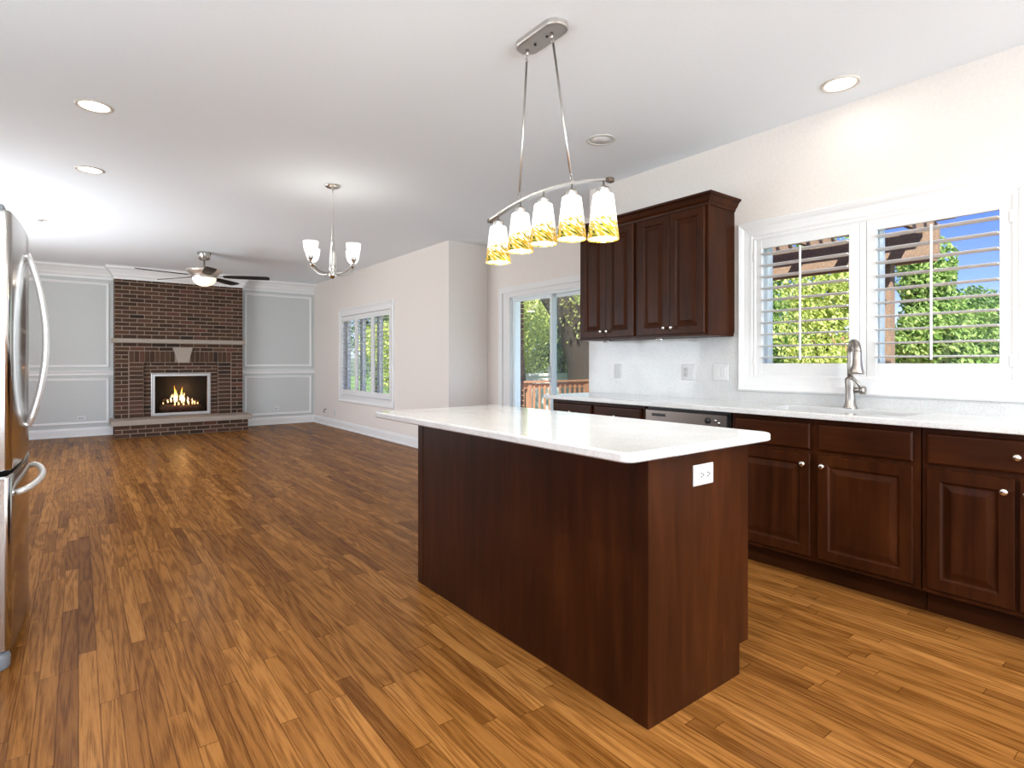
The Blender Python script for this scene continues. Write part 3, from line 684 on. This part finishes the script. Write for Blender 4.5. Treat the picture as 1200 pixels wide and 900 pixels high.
tag(mb.build('cabinet_crown', M_cherry_h), 'cherry crown moulding capping the wall cabinets', 'moulding')
for yy in (2.66, 3.19):
    tag(MB().lathe(3.43, yy, [(0, 1.361), (.035, 1.361), (.035, 1.352), (.03, 1.343), (0, 1.342)], 20).build('puck_light', M_chrome), 'small round chrome puck light under the wall cabinets ' + ('toward the window' if yy < 3 else 'toward the glass door'), 'light', 'puck lights under the wall cabinets')

# ================================================================== ISLAND
IX0, IX1, IY0, IY1 = 1.452, 2.045, 1.171, 2.713
isl = thing('kitchen_island', (1.75, 1.94, 0), 'dark cherry kitchen island base under a white quartz slab', 'island')
mb = MB()
mb.prism([(IX0 + .004, 0), (1.985, 0), (1.985, .115), (IX1, .115), (IX1, .879), (IX0 + .004, .879)], IY0 + .004, IY1 - .004, 'y')
mb.build('carcass', M_cherry, isl)
p = MB().box(IX0, IX0 + .006, IY0 + .06, IY1 - .045, .0, .879).build('back_panel', M_cherry, isl)
MB().box(IX0 - .003, IX0 + .02, IY0 - .003, IY0 + .062, 0, .879, .0015).build('corner_post', M_cherry, isl)
MB().box(IX0 - .003, IX0 + .02, IY1 - .048, IY1 + .003, 0, .879, .0015).build('corner_post', M_cherry, isl)
MB().prism([(IX0 + .02, 0), (1.985, 0), (1.985, .115), (IX1, .115), (IX1, .879), (IX0 + .02, .879)], IY0 - .002, IY0 + .006, 'y').build('end_panel', M_cherry, isl)
MB().prism([(IX0 + .02, 0), (1.985, 0), (1.985, .115), (IX1, .115), (IX1, .879), (IX0 + .02, .879)], IY1 - .006, IY1 + .002, 'y').build('end_panel', M_cherry, isl)
for i in range(3):
    a = IY0 + .012 + i * .507; c = a + .50
    dd = MB().rings((IX1, c, .14), (0, -1, 0), (0, 0, 1), (1, 0, 0), c - a, .55, DOORP).build('door', M_cherry, isl); knob(dd, (IX1 + .02, c - .03, .62), (1, 0, 0))
    dd = MB().rings((IX1, c, .715), (0, -1, 0), (0, 0, 1), (1, 0, 0), c - a, .14, DRWP).build('drawer', M_cherry_h, isl); knob(dd, (IX1 + .02, (a + c) / 2, .785), (1, 0, 0))
# slab with rounded corners
def rrect(x0, x1, y0, y1, r, k=6):
    P = []
    for cx, cy, a0 in ((x1 - r, y1 - r, 0), (x0 + r, y1 - r, PI / 2), (x0 + r, y0 + r, PI), (x1 - r, y0 + r, 1.5 * PI)):
        for i in range(k + 1): P.append((cx + r * math.cos(a0 + PI / 2 * i / k), cy + r * math.sin(a0 + PI / 2 * i / k)))
    return P
t = bmesh.new(); R = []
for ins, z in ((.006, .879), (0, .884), (0, .904), (.003, .909), (.008, .911)):
    R.append([t.verts.new((x, y, z)) for x, y in rrect(1.285 + ins, 2.125 - ins, 1.108 + ins, 2.925 - ins, .035)])
for a, c in zip(R, R[1:]):
    for i in range(len(a)): t.faces.new((a[i], a[(i + 1) % len(a)], c[(i + 1) % len(a)], c[i]))
t.faces.new(R[0]); t.faces.new(R[-1]); mb = MB(); mb.add(t)
tag(mb.build('island_countertop', M_quartz), 'white quartz slab with rounded corners on top of the cherry island', 'countertop')

# ------------------------------------------------------------------ outlets and switches
def plate(name, o_, u_, n_, w, h, lab, cat, kind, group=None):
    """kind: outlet_h, outlet_v, switch1, switch2, combo"""
    o_, u_, n_ = Vector(o_), Vector(u_), Vector(n_); v_ = Vector((0, 0, 1))
    r = thing(name, o_, lab, cat, group)
    c0 = o_ - u_ * w / 2 - v_ * h / 2
    MB().rings(c0, u_, v_, n_, w, h, [(0, 0), (0, .003), (.004, .006), (.008, .006)]).build('cover_plate', M_plate, r)
    def rect(cu, cv, ww, hh, z0, z1, nm, m, par):
        return MB().rings(o_ + u_ * (cu - ww / 2) + v_ * (cv - hh / 2) + n_ * z0, u_, v_, n_, ww, hh, [(0, 0), (0, z1 - z0), (.0008, z1 - z0 + .0004)]).build(nm, m, par)
    def duplex(cu, horiz):
        ww, hh = (.068, .034) if horiz else (.034, .068)
        p = rect(cu, 0, ww, hh, .006, .0085, 'receptacle', M_recep, r)
        for s_ in (-1, 1):
            a_, b_ = (s_ * .019, 0) if horiz else (0, s_ * .019)
            for t_ in (-.006, .006):
                x_, y_ = (a_, b_ + t_) if horiz else (a_ + t_, b_ + .003)
                rect(cu + x_, y_, .009 if horiz else .003, .003 if horiz else .009, .0088, .0093, 'slot', M_slot, p)
            gx, gy_ = (a_ + .010, b_) if horiz else (a_, b_ - .009)
            rect(cu + gx, gy_, .005, .005, .0088, .0093, 'slot', M_slot, p)
    if kind == 'outlet_h': duplex(0, True)
    if kind == 'outlet_v': duplex(0, False)
    if kind == 'combo': duplex(-.023, False); rect(.023, 0, .033, .066, .006, .0095, 'rocker', M_plate, r)
    if kind == 'switch1': rect(0, 0, .033, .066, .006, .0095, 'rocker', M_plate, r)
    if kind == 'switch2': [rect(q, 0, .033, .066, .006, .0095, 'rocker', M_plate, r) for q in (-.023, .023)]
    return r
plate('wall_outlet', (1.748, IY0 - .002, .786), (1, 0, 0), (0, -1, 0), .118, .073, 'white horizontal double outlet on the end panel of the island', 'outlet', 'outlet_h')
XS = XK - .012
plate('light_switch', (XS, 3.255, 1.107), (0, -1, 0), (-1, 0, 0), .075, .118, 'single white rocker switch on the backsplash nearest the glass door', 'switch', 'switch1')
plate('wall_outlet', (XS, 2.555, 1.107), (0, -1, 0), (-1, 0, 0), .118, .118, 'square white outlet and switch plate in the middle of the backsplash', 'outlet', 'combo')
plate('light_switch', (XS, 2.285, 1.110), (0, -1, 0), (-1, 0, 0), .118, .118, 'double white rocker switch on the backsplash beside the window casing', 'switch', 'switch2')
plate('wall_outlet', (2.99, YF, .30), (1, 0, 0), (0, -1, 0), .118, .075, 'white outlet low on the grey panel right of the fireplace', 'outlet', 'outlet_h')
plate('wall_outlet', (.03, YF, .292), (1, 0, 0), (0, -1, 0), .118, .075, 'white outlet low on the grey panel left of the fireplace', 'outlet', 'outlet_h')
plate('wall_outlet', (XF, 10.14, .26), (0, -1, 0), (-1, 0, 0), .075, .118, 'white outlet low on the cream wall left of the family window', 'outlet', 'outlet_v')
tag(MB().tube([(XF, 10.62, .30), (XF - .03, 10.62, .295), (XF - .045, 10.62, .25), (XF - .035, 10.62, .23)], .008, 8).build('cable', M_black), 'short black cable end poking from the cream wall near the far corner', 'cable')

# ================================================================== CEILING FIXTURES
def can(x, y, lab, watts=5, group='lit recessed ceiling lights', spread=None):
    r = thing('recessed_light', (x, y, CEIL), lab, 'ceiling light', group)
    MB().lathe(x, y, [(.077, CEIL - .001), (.080, CEIL - .006), (.090, CEIL - .008), (.098, CEIL - .004), (.099, CEIL), (.077, CEIL)], 32).build('trim_ring', M_trim if 0 else M_ringm, r)
    MB().lathe(x, y, [(0, CEIL - .003), (.077, CEIL - .003), (.077, CEIL - .0015), (0, CEIL - .0015)], 32).build('lens', M_glow, r)
    a = area('downlight', (x, y, CEIL - .012), .12, watts, (1, .93, .82), (0, 0, -1), spread=spread)
    return r
M_ringm = paint('ring_enamel', (.66, .60, .53), .4, .02)
can(.075, 4.24, 'lit recessed ceiling light left of the pendant, nearer the camera')
can(.072, 5.66, 'lit recessed ceiling light above the fridge side, nearer the fireplace')
can(3.36, 1.375, 'lit recessed ceiling light above the kitchen window', .5)
can(.4, .8, 'added unseen recessed ceiling light over the floor behind the frame', 18)  # these three downlights are added out of view to brighten the near floor
can(2.3, -.6, 'added unseen recessed ceiling light behind the camera on the right', 24)
can(.2, -1.6, 'added unseen recessed ceiling light behind the camera on the left', 30)
def speaker(x, y, lab):
    r = thing('ceiling_speaker', (x, y, CEIL), lab, 'speaker', 'round ceiling speakers')
    MB().lathe(x, y, [(.075, CEIL), (.075, CEIL - .003), (.078, CEIL - .006), (.098, CEIL - .005), (.104, CEIL)], 32).build('trim_ring', M_ringg, r)
    MB().lathe(x, y, [(0, CEIL - .004), (.075, CEIL - .003), (.075, CEIL), (0, CEIL)], 32).build('grille', M_grille, r)
M_ringg = paint('speaker_ring', (.68, .68, .65), .5, .02); M_grille = paint('speaker_grille', (.78, .77, .76), .6, .04)
speaker(2.885, 2.735, 'unlit round white ceiling speaker beside the pendant lamp')
speaker(-.37, 8.0, 'flat round ceiling speaker above the fridge toward the grey wall')

# pendant: canopy, rods, curved bar, five painted shades
PXc = 1.735
pn = thing('pendant_lamp', (PXc, 2.02, CEIL), 'nickel island pendant with five painted glass shades on a curved bar', 'pendant lamp')
t = bmesh.new(); R = []
def oval(ins, z):
    P = []
    for cy, a0 in ((2.125, 0), (1.935, PI)):
        for i in range(13):
            a = a0 + PI * i / 12; P.append((PXc + (.062 - ins) * math.cos(a), cy + (.062 - ins) * math.sin(a), z))
    return P
for ins, z in ((.0, CEIL), (0, CEIL - .018), (.004, CEIL - .024), (.012, CEIL - .026)): R.append([t.verts.new(p_) for p_ in oval(ins, z)])
for a, c in zip(R, R[1:]):
    for i in range(len(a)): t.faces.new((a[i], a[(i + 1) % len(a)], c[(i + 1) % len(a)], c[i]))
t.faces.new(R[-1]); t.faces.new(R[0]); mb = MB(); mb.add(t); cn = mb.build('canopy', mat('canopy_nickel', (.52, .49, .46), .38, .85), pn)
for yy in (1.99, 2.075): MB().disc_cyl((PXc, yy, CEIL - .026), (0, 0, -1), .006, .005, 10).build('screw', M_black, cn)
def bz(y): q = (y - 2.02) / .42; return 1.985 - .052 * q * q
def chain(mb, A, B, n_):
    A, B = Vector(A), Vector(B); L_ = (B - A).length / n_
    for i in range(n_):
        c_ = A.lerp(B, (i + .5) / n_); q = []
        for k_ in range(9):
            a = 2 * PI * k_ / 8; w_ = .007 * math.cos(a)
            q.append(c_ + (Vector((w_, 0, 0)) if i % 2 else Vector((0, w_, 0))) + Vector((0, 0, L_ * .62 * math.sin(a))))
        mb.tube(q, .0018, 6)
for ya, yb in ((1.955, 1.822), (2.135, 2.20)):
    A = Vector((PXc, ya, CEIL - .026)); B = Vector((PXc, yb, bz(yb) + .006))
    mb = MB(); mb.disc_cyl(A, (0, 0, -1), .008, .03, 10)
    d_ = (B - A).normalized(); a1 = A + d_ * .055; b1 = B - d_ * .045
    chain(mb, A + Vector((0, 0, -.028)), a1, 2); mb.tube([a1, b1], .0055, 8); chain(mb, b1, B, 3)
    mb.build('rod', M_nickel, pn)
br = MB(); pts = [(PXc, 1.595 + (2.445 - 1.595) * i / 20, bz(1.595 + (2.445 - 1.595) * i / 20)) for i in range(21)]
br.tube(pts, 0, flat=(.028, .008)); brb = br.build('bar', mat('bar_nickel', (.72, .70, .67), .3, .9), pn)
for e_ in (0, -1): MB().box(PXc - .016, PXc + .016, pts[e_][1] - .012, pts[e_][1] + .012, pts[e_][2] - .010, pts[e_][2] + .010, .003).build('end_cap', mat('dark_cap', (.12, .09, .07), .4, .8), brb)
for yy in (1.633, 1.823, 2.015, 2.19, 2.375):
    zt = bz(yy) - .058
    MB().lathe(PXc, yy, [(0, zt + .054), (.004, zt + .054), (.004, zt + .038), (.008, zt + .036), (.012, zt + .03), (.026, zt + .027), (.0285, zt + .02), (.0285, zt - .004), (.02, zt - .008), (0, zt - .008)], 20).build('socket', M_nickel, pn)
    o = MB().lathe(0, 0, [(.018, 0), (.038, -.001), (.0435, -.006), (.054, -.09), (.0665, -.19), (.0635, -.19), (.051, -.09), (.040, -.008), (.018, -.004)], 32).build('shade', M_shade, pn)
    o.location = Vector((PXc, yy, zt)) - Vector(pn.location)
    # the build() offset is for world-space vertices: put them back to the shade's own frame
    off = Vector(pn.location)
    for vv in o.data.vertices: vv.co += off
    MB().lathe(PXc, yy, [(0, zt - .184), (.062, zt - .184), (.062, zt - .181), (0, zt - .181)], 28).build('diffuser', M_glow, pn)
    area('pendant_light', (PXc, yy, zt - .186), .115, .9, (1, .93, .80), (0, 0, -1))
    if 0: MB().lathe(PXc, yy, [(0, zt - .155), (.018, zt - .15), (.028, zt - .13), (.028, zt - .10), (.015, zt - .06), (0, zt - .055)], 12).build('bulb', M_glow, pn)

# chandelier
rv = Vector((math.cos(YAW), -math.sin(YAW), 0)); fv = Vector((math.sin(YAW), math.cos(YAW), 0))
cx, cy = 1.765, 4.875
ch = thing('chandelier', (cx, cy, CEIL), 'chrome four arm chandelier with white glass cups near the nook', 'chandelier')
MB().lathe(cx, cy, [(0, CEIL), (.068, CEIL), (.068, CEIL - .008), (.05, CEIL - .022), (.012, CEIL - .03), (0, CEIL - .03)], 28).build('canopy', M_nickel, ch)
MB().lathe(cx, cy, [(0, CEIL - .02), (.007, CEIL - .03), (.007, 2.42), (.012, 2.30), (.022, 2.15), (.030, 2.03), (.030, 1.99), (.022, 1.975), (.030, 1.965), (.034, 1.945), (.025, 1.925), (.010, 1.915), (0, 1.91)], 24).build('stem', mat('polished_nickel', (.80, .79, .76), .15, 1), ch)
for a, c in ((-.115, -.215), (.215, -.115), (.115, .215), (-.215, .115)):
    dv = rv * a + fv * c; D = dv.normalized(); rr_ = dv.length
    P = []
    for i in range(11):
        q = i / 10; P.append(Vector((cx, cy, 0)) + D * (.03 + (rr_ + .035 - .03) * q) + Vector((0, 0, 1.965 - .02 * math.sin(PI * q * .9) + .10 * q ** 2.2)))
    MB().tube(P, .006, 8).build('arm', M_nickel, ch)
    px, py = cx + dv.x, cy + dv.y; z0 = 2.045
    MB().lathe(px, py, [(0, z0 - .012), (.008, z0 - .012), (.010, z0), (.022, z0 + .008), (.024, z0 + .03), (.018, z0 + .034), (0, z0 + .034)], 16).build('socket', M_chrome, ch)
    sh = MB().lathe(px, py, [(.012, z0 + .034), (.03, z0 + .04), (.047, z0 + .06), (.058, z0 + .10), (.063, z0 + .15), (.060, z0 + .15), (.055, z0 + .10), (.047, z0 + .063), (.028, z0 + .044), (.012, z0 + .04)], 24).build('shade', M_opal, ch)
    area('chandelier_light', (px, py, z0 + .14), .09, .22, (1, .95, .86), (0, 0, 1))

# ceiling fan
cx, cy = 1.405, 8.94
fn = thing('ceiling_fan', (cx, cy, CEIL), 'ceiling fan with dark blades and a glowing light bowl by the fireplace', 'ceiling fan')
mb = MB(); mb.lathe(cx, cy, [(0, CEIL), (.085, CEIL), (.080, CEIL - .03), (.066, CEIL - .10), (.05, CEIL - .11), (0, CEIL - .11)], 24)
for i in range(16):
    a = 2 * PI * i / 16; mb.tube([(cx + .086 * math.cos(a), cy + .086 * math.sin(a), CEIL - .006), (cx + .068 * math.cos(a), cy + .068 * math.sin(a), CEIL - .10)], .004, 6)
mb.build('canopy', M_nickel, fn)
MB().lathe(cx, cy, [(0, CEIL - .1), (.012, CEIL - .1), (.012, 2.52), (.03, 2.51), (.035, 2.49), (0, 2.49)], 16).build('downrod', M_nickel, fn)
MB().lathe(cx, cy, [(0, 2.50), (.10, 2.50), (.22, 2.485), (.232, 2.475), (.22, 2.455), (.175, 2.42), (.16, 2.405), (0, 2.405)], 32).build('motor_housing', mat('lit_nickel_housing', (.78, .68, .60), .3, .7), fn)  # nickel lightened and warmed: lamp glow put into the colour
MB().lathe(cx, cy, [(0, 2.405), (.155, 2.405), (.165, 2.395), (.165, 2.378), (.155, 2.37), (0, 2.37)], 32).build('light_ring', M_nickel, fn)
MB().lathe(cx, cy, [(.15, 2.37), (.150, 2.345), (.13, 2.305), (.09, 2.272), (.045, 2.255), (0, 2.25)], 32).build('light_bowl', M_bowl, fn)
for k_ in range(5):
    th = math.radians(16 + 72 * k_); D = rv * math.cos(th) + fv * math.sin(th); S = Vector((-D.y, D.x, 0)); ti = math.radians(-11)
    Sv = S * math.cos(ti) + Vector((0, 0, math.sin(ti))); N = D.cross(Sv)
    t = bmesh.new(); o0 = Vector((cx, cy, 2.395))
    prof = [(.24, -.035), (.30, -.055), (.50, -.066), (.80, -.070), (.84, -.06), (.85, -.04), (.85, .04), (.84, .06), (.80, .070), (.50, .066), (.30, .055), (.24, .035)]
    A = [t.verts.new(o0 + D * a + Sv * c + N * .004) for a, c in prof]; B = [t.verts.new(o0 + D * a + Sv * c - N * .004) for a, c in prof]
    t.faces.new(A); t.faces.new(B)
    for i in range(len(A)): t.faces.new((A[i], A[(i + 1) % len(A)], B[(i + 1) % len(A)], B[i]))
    mb = MB(); mb.add(t); bl = mb.build('blade', M_blade, fn)
    MB().tube([o0 + D * .14 + Vector((0, 0, .02)), o0 + D * .2 + Vector((0, 0, .006)), o0 + D * .30 + N * .004], 0, flat=(.035, .006)).build('blade_bracket', M_nickel, bl)
area('fan_light', (cx, cy, 2.225), .22, 2.5, (1, .86, .68), (0, 0, -1))

# ================================================================== FRIDGE
FXF = -.205; FY0, FY1 = 2.88, 3.79
fg = thing('refrigerator', (-.55, 3.335, 0), 'tall stainless steel french door refrigerator with bowed handles at the left edge', 'refrigerator')
MB().box(-.93, FXF - .085, FY0 + .012, FY1 - .012, .04, 1.755, .004).build('body', M_fside, fg)
def fdoor(name, y0, y1, z0, z1, crown, seg=16):
    P = []
    ycen = (FY0 + FY1) / 2; hw = (FY1 - FY0) / 2
    def bulge(y): q = (y - ycen) / hw; return FXF + .022 * (1 - q * q)
    P = [(FXF - .075, y0), ]
    r = .02
    for i in range(5):
        a = PI / 2 * i / 4; q0 = y0 + (r - r * math.sin(PI / 2 - a) if 0 else r * (1 - math.cos(PI / 2 * i / 4)) ); P.append((bulge(y0 + r) - r * (1 - math.sin(PI / 2 * i / 4)), q0 if i else y0))
    for i in range(1, seg): y = y0 + r + (y1 - y0 - 2 * r) * i / seg; P.append((bulge(y), y))
    for i in range(5): P.append((bulge(y1 - r) - r * (1 - math.cos(PI / 2 * i / 4)), y1 - r + r * math.sin(PI / 2 * i / 4)))
    P.append((FXF - .075, y1))
    mb = MB(); t = bmesh.new(); A = []
    for z, s_ in ((z0, .006), (z0 + .006, 0), (z1 - .012, 0), (z1 - .004, .003), (z1, .010)):
        A.append([t.verts.new((x - (s_ if x > FXF - .07 else 0), y + (s_ if y < ycen and (y - y0) < .02 else -s_ if (y1 - y) < .02 else 0), z)) for x, y in P])
    for a, c in zip(A, A[1:]):
        for i in range(len(a)):
            f_ = t.faces.new((a[i], a[(i + 1) % len(a)], c[(i + 1) % len(a)], c[i])); f_.smooth = 0 < i < len(a) - 2
    t.faces.new(A[0]); t.faces.new(A[-1]); mb.add(t); return mb.build(name, M_steel, fg)
ymid = (FY0 + FY1) / 2
dA = fdoor('fresh_food_door', FY0, ymid - .002, .765, 1.765, 0); dB = fdoor('fresh_food_door', ymid + .002, FY1, .765, 1.765, 0); dC = fdoor('freezer_drawer', FY0, FY1, .075, .748, 0)
for yy, dd in ((ymid - .05, dA), (ymid + .05, dB)):
    pts = []
    for i in range(17):
        q = i / 16; pts.append((FXF + .024 + .064 * math.sin(PI * q) ** .8, yy, .895 + .765 * q))
    MB().tube(pts, .012, 12).build('handle', M_bright, dd)
    for z_ in (.905, 1.65): MB().disc_cyl((FXF + .012, yy, z_), (1, 0, 0), .012, .02, 12).build('handle_mount', M_bright, dd)
pts = [(FXF + .01, FY0 + .09, .665)]
for i in range(15):
    q = i / 14; pts.append((FXF + .03 + .045 * math.sin(PI * q) ** .7, FY0 + .09 + .73 * q, .672))
pts.append((FXF + .01, FY1 - .09, .665)); MB().tube(pts, .0125, 12).build('handle', M_bright, dC)
MB().box(FXF - .10, FXF - .02, FY0 + .01, FY0 + .09, 1.757, 1.785, .005).build('hinge_cover', M_rubber, fg)
MB().box(FXF - .10, FXF - .02, FY1 - .09, FY1 - .01, 1.757, 1.785, .005).build('hinge_cover', M_rubber, fg)
mb = MB(); mb.box(-.90, FXF - .03, FY0 + .03, FY1 - .03, .02, .07, .004); mb.build('kick_grille', M_rubber, fg)
for yy in (FY0 + .05, FY1 - .05):
    MB().lathe(FXF - .045, yy, [(0, 0), (.036, 0), (.04, .006), (.042, .045), (.036, .066), (0, .07)], 16).build('foot', M_rubber, fg)
for yy in (FY0 + .05, FY1 - .05):
    MB().lathe(-.87, yy, [(0, 0), (.03, 0), (.03, .045), (0, .045)], 12).build('foot', M_rubber, fg)

# ================================================================== OUTDOORS
struct(MB().box(XN + .16, 60, -30, 70, -.75, -.6).build('ground', M_grass), 'green lawn outside the house', 'ground')
struct(MB().box(XN + .17, 11.0, -.5, 8.95, -.16, -.06).build('deck_floor', M_deck), 'timber deck outside the glass door', 'deck')
tag(MB().box(XN + .17, XN + .19, 5.82, 6.3, -.6, 3.0).build('brick_wall_backing', M_mortar), 'mortar of the brick return outside the door', 'wall', kind='structure')
mb = MB(); brick_rows(mb, XN + .20, XN + .34, -.6, 2.9, 6.10, bond='stack', d=.3)
tag(mb.build('brick_pier', M_xbrick), 'red brick pier outside the glass door at its left', 'brick pier')
# railing
rl = thing('deck_railing', (8.2, 9.0, -.06), 'timber deck railing seen through the glass door', 'railing')
MB().box(4.6, 10.9, 8.93, 9.07, .76, .80).build('top_rail', M_deck, rl)
MB().box(4.6, 10.9, 8.98, 9.02, .64, .74).build('upper_rail', M_deck, rl); MB().box(4.6, 10.9, 8.98, 9.02, .02, .10).build('lower_rail', M_deck, rl)
for x in (4.65, 6.55, 7.35, 9.0, 10.85): MB().box(x - .045, x + .045, 8.955, 9.045, -.06, .76).build('post', M_deck, rl)
x = 4.85
while x < 10.8: MB().box(x - .018, x + .018, 8.94, 8.975, 0, .70).build('baluster', M_deck, rl); x += .145
# pergola
pg = thing('pergola', (5.0, 3.3, -.06), 'weathered timber pergola over the deck outside the kitchen window', 'pergola')
MB().box(5.45, 5.50, 1.50, 5.2, 2.02, 2.26).build('beam', M_perg, pg); MB().box(5.60, 5.65, 1.56, 5.2, 2.02, 2.26).build('beam', M_perg, pg)
for yy in (1.90, 5.0): MB().box(5.50, 5.60, yy - .05, yy + .05, -.06, 2.26).build('post', M_perg, pg)
for i in range(9):
    y = 1.66 + i * .42; x0 = 3.86 if y < 3.4 else 4.52
    MB().prism([(x0, 2.27), (5.85, 2.27), (6.02, 2.34), (6.02, 2.40), (x0, 2.40)], y - .02, y + .02, 'y').build('rafter', M_perg, pg)
for i in range(7):
    x = 4.1 + i * .29; MB().box(x, x + .06, 1.5, 5.2 if x > 4.5 else 3.42, 2.402, 2.44).build('slat', M_perg, pg)
# neighbour's house and white fence
hs = thing('house', (24, 8.0, -.6), 'cream neighbour house with a red roof beyond the trees', 'house')
MB().box(22, 27, 4.5, 12, -.6, 1.35).build('wall', M_siding, hs)
MB().prism([(21.5, 1.3), (27.5, 1.3), (24.5, 2.3)], 4.2, 12.3, 'y').build('roof', M_roof, hs)
wf = thing('garden_fence', (9.8, 11.8, -.6), 'white board fence behind the deck railing', 'fence')
MB().box(8, 11.6, 11.78, 11.82, -.55, .84).build('board_panel', M_fence, wf); MB().box(8, 11.6, 11.75, 11.85, .81, .88).build('cap_rail', M_fence, wf)

# trees: crown of real leaves on a branching trunk
def crown_mesh(name, seed, blobs, nleaf, size, m):
    rnd = random.Random(seed); vs = []; fs = []
    for i in range(nleaf):
        bx, by, bz_, br_ = rnd.choice(blobs)
        while True:
            p = Vector((rnd.uniform(-1, 1), rnd.uniform(-1, 1), rnd.uniform(-1, 1)))
            if .45 < p.length < 1: break
        p = Vector((bx, by, bz_)) + p * br_
        a = Vector((rnd.gauss(0, 1), rnd.gauss(0, 1), rnd.gauss(0, 1))).normalized(); b_ = a.orthogonal().normalized()
        c_ = a.cross(b_); s_ = size * rnd.uniform(.6, 1.3); k_ = len(vs)
        vs += [p - b_ * s_, p + c_ * s_ * .45 + a * s_ * .15, p + b_ * s_, p - c_ * s_ * .45 + a * s_ * .15]; fs.append((k_, k_ + 1, k_ + 2, k_ + 3))
    me = bpy.data.meshes.new(name); me.from_pydata([tuple(v_) for v_ in vs], [], fs); me.materials.append(m); return me
def tree(x, y, h, r, leaf, lab, seed, trunk_r=.14, nleaf=14000, size=.065, base_z=-.6, low=.18, group='garden trees beyond the deck'):
    rnd = random.Random(seed); t_ = thing('tree', (x, y, base_z), lab, 'tree', group)
    mb = MB(); top = Vector((x + rnd.uniform(-.3, .3), y + rnd.uniform(-.3, .3), base_z + h * .8))
    B = Vector((x, y, base_z)); mb.tube([B.lerp(top, i / 5) + Vector((rnd.uniform(-.06, .06), rnd.uniform(-.06, .06), 0)) * (i > 0) for i in range(6)], [trunk_r * (1 - .13 * i) for i in range(6)], 10)
    blobs = []
    for i in range(16):
        a = rnd.uniform(0, 2 * PI); q = rnd.uniform(0, .75) * r; z = h * rnd.uniform(low + .1, .9); sh_ = 1 - abs(z / h - .5) * .9
        bx, by = math.cos(a) * q * sh_, math.sin(a) * q * sh_; blobs.append((bx, by, z, r * rnd.uniform(.28, .45)))
        if i < 7: mb.tube([B + Vector((0, 0, z * .55)), B + Vector((bx * .5, by * .5, z * .8)), B + Vector((bx, by, z))], [trunk_r * .4, trunk_r * .25, .02], 6)
    mb.build('trunk', M_bark, t_)
    o = bpy.data.objects.new('foliage', crown_mesh('foliage', seed, blobs, nleaf, size, M_leafs[leaf])); C.collection.objects.link(o); o.parent = t_
    return t_
# seen through the kitchen window
tree(13.0, 5.6, 3.9, 2.0, 1, 'bright yellow green tree behind the pergola beam', 11)
tree(16.5, 8.6, 5.6, 2.8, 0, 'green tree filling the left half of the kitchen window', 12, nleaf=21000)
tree(17.0, 12.5, 6.0, 3.0, 2, 'dark green tree left of the kitchen window view', 13, nleaf=21000)
tree(12.0, 3.45, 4.1, 1.35, 0, 'tall airy green tree in the middle of the right shutter', 14, nleaf=12600, low=.1)
tree(16.0, 4.0, 3.3, 2.0, 2, 'low dark green tree behind the airy tree', 15, low=0)
tree(13.0, 2.3, 2.7, 1.3, 0, 'low green tree at the right end of the kitchen window', 16, low=0, nleaf=12600)
# seen through the glass door and family window
bt = thing('tree', (10.35, 10.25, -.6), 'huge old tree with a thick leaning trunk outside the glass door', 'tree')
mb = MB(); mb.tube([(10.35, 10.25, -.6), (10.35, 10.2, .3), (10.2, 10.3, 1.3), (9.95, 10.5, 2.3), (9.4, 10.9, 3.2), (8.6, 11.4, 4.0), (7.6, 12, 4.7)], [.72, .52, .44, .42, .30, .24, .16], 16)
mb.tube([(10.25, 10.25, 1.1), (10.6, 10.1, 2.3), (10.9, 9.9, 3.6), (11.1, 9.8, 5.2)], [.38, .34, .28, .2], 14)
mb.tube([(8.9, 11.1, -.6), (8.85, 11.2, 1.2), (8.75, 11.4, 2.6), (8.6, 11.5, 4.2)], [.16, .13, .12, .10], 10)
mb.build('trunk', M_bark, bt)
bl = []
rnd = random.Random(5)
for i in range(26): bl.append((rnd.uniform(-4.5, 2.5), rnd.uniform(-.5, 4), rnd.uniform(3.1, 6.5), rnd.uniform(.6, 1.0)))
o = bpy.data.objects.new('foliage', crown_mesh('foliage', 55, bl, 22000, .06, M_leafs[1])); C.collection.objects.link(o); o.parent = bt
tree(10.6, 14.2, 5.2, 2.4, 1, 'sunlit yellow green tree left behind the glass door', 21, low=.05, nleaf=21000)
tree(13.6, 15.0, 6.0, 2.8, 2, 'deep green tree behind the huge old trunk', 22, low=.1, nleaf=21000)
tree(16.8, 18.0, 7.0, 3.3, 0, 'green tree beyond the white fence', 23, nleaf=21000)
tree(11.5, 19.5, 7.0, 3.3, 0, 'tall green tree beyond the white fence, further left', 24, nleaf=21000)
tree(7.9, 16.0, 3.6, 1.5, 1, 'yellow green tree outside the family room window', 25, nleaf=13500)
tree(10.0, 22.5, 5.5, 2.5, 2, 'dark green tree far outside the family room window', 26, nleaf=13500)
tree(21.0, 15.0, 6.5, 3.2, 2, 'dark green tree at the back behind the house', 27, nleaf=15000)
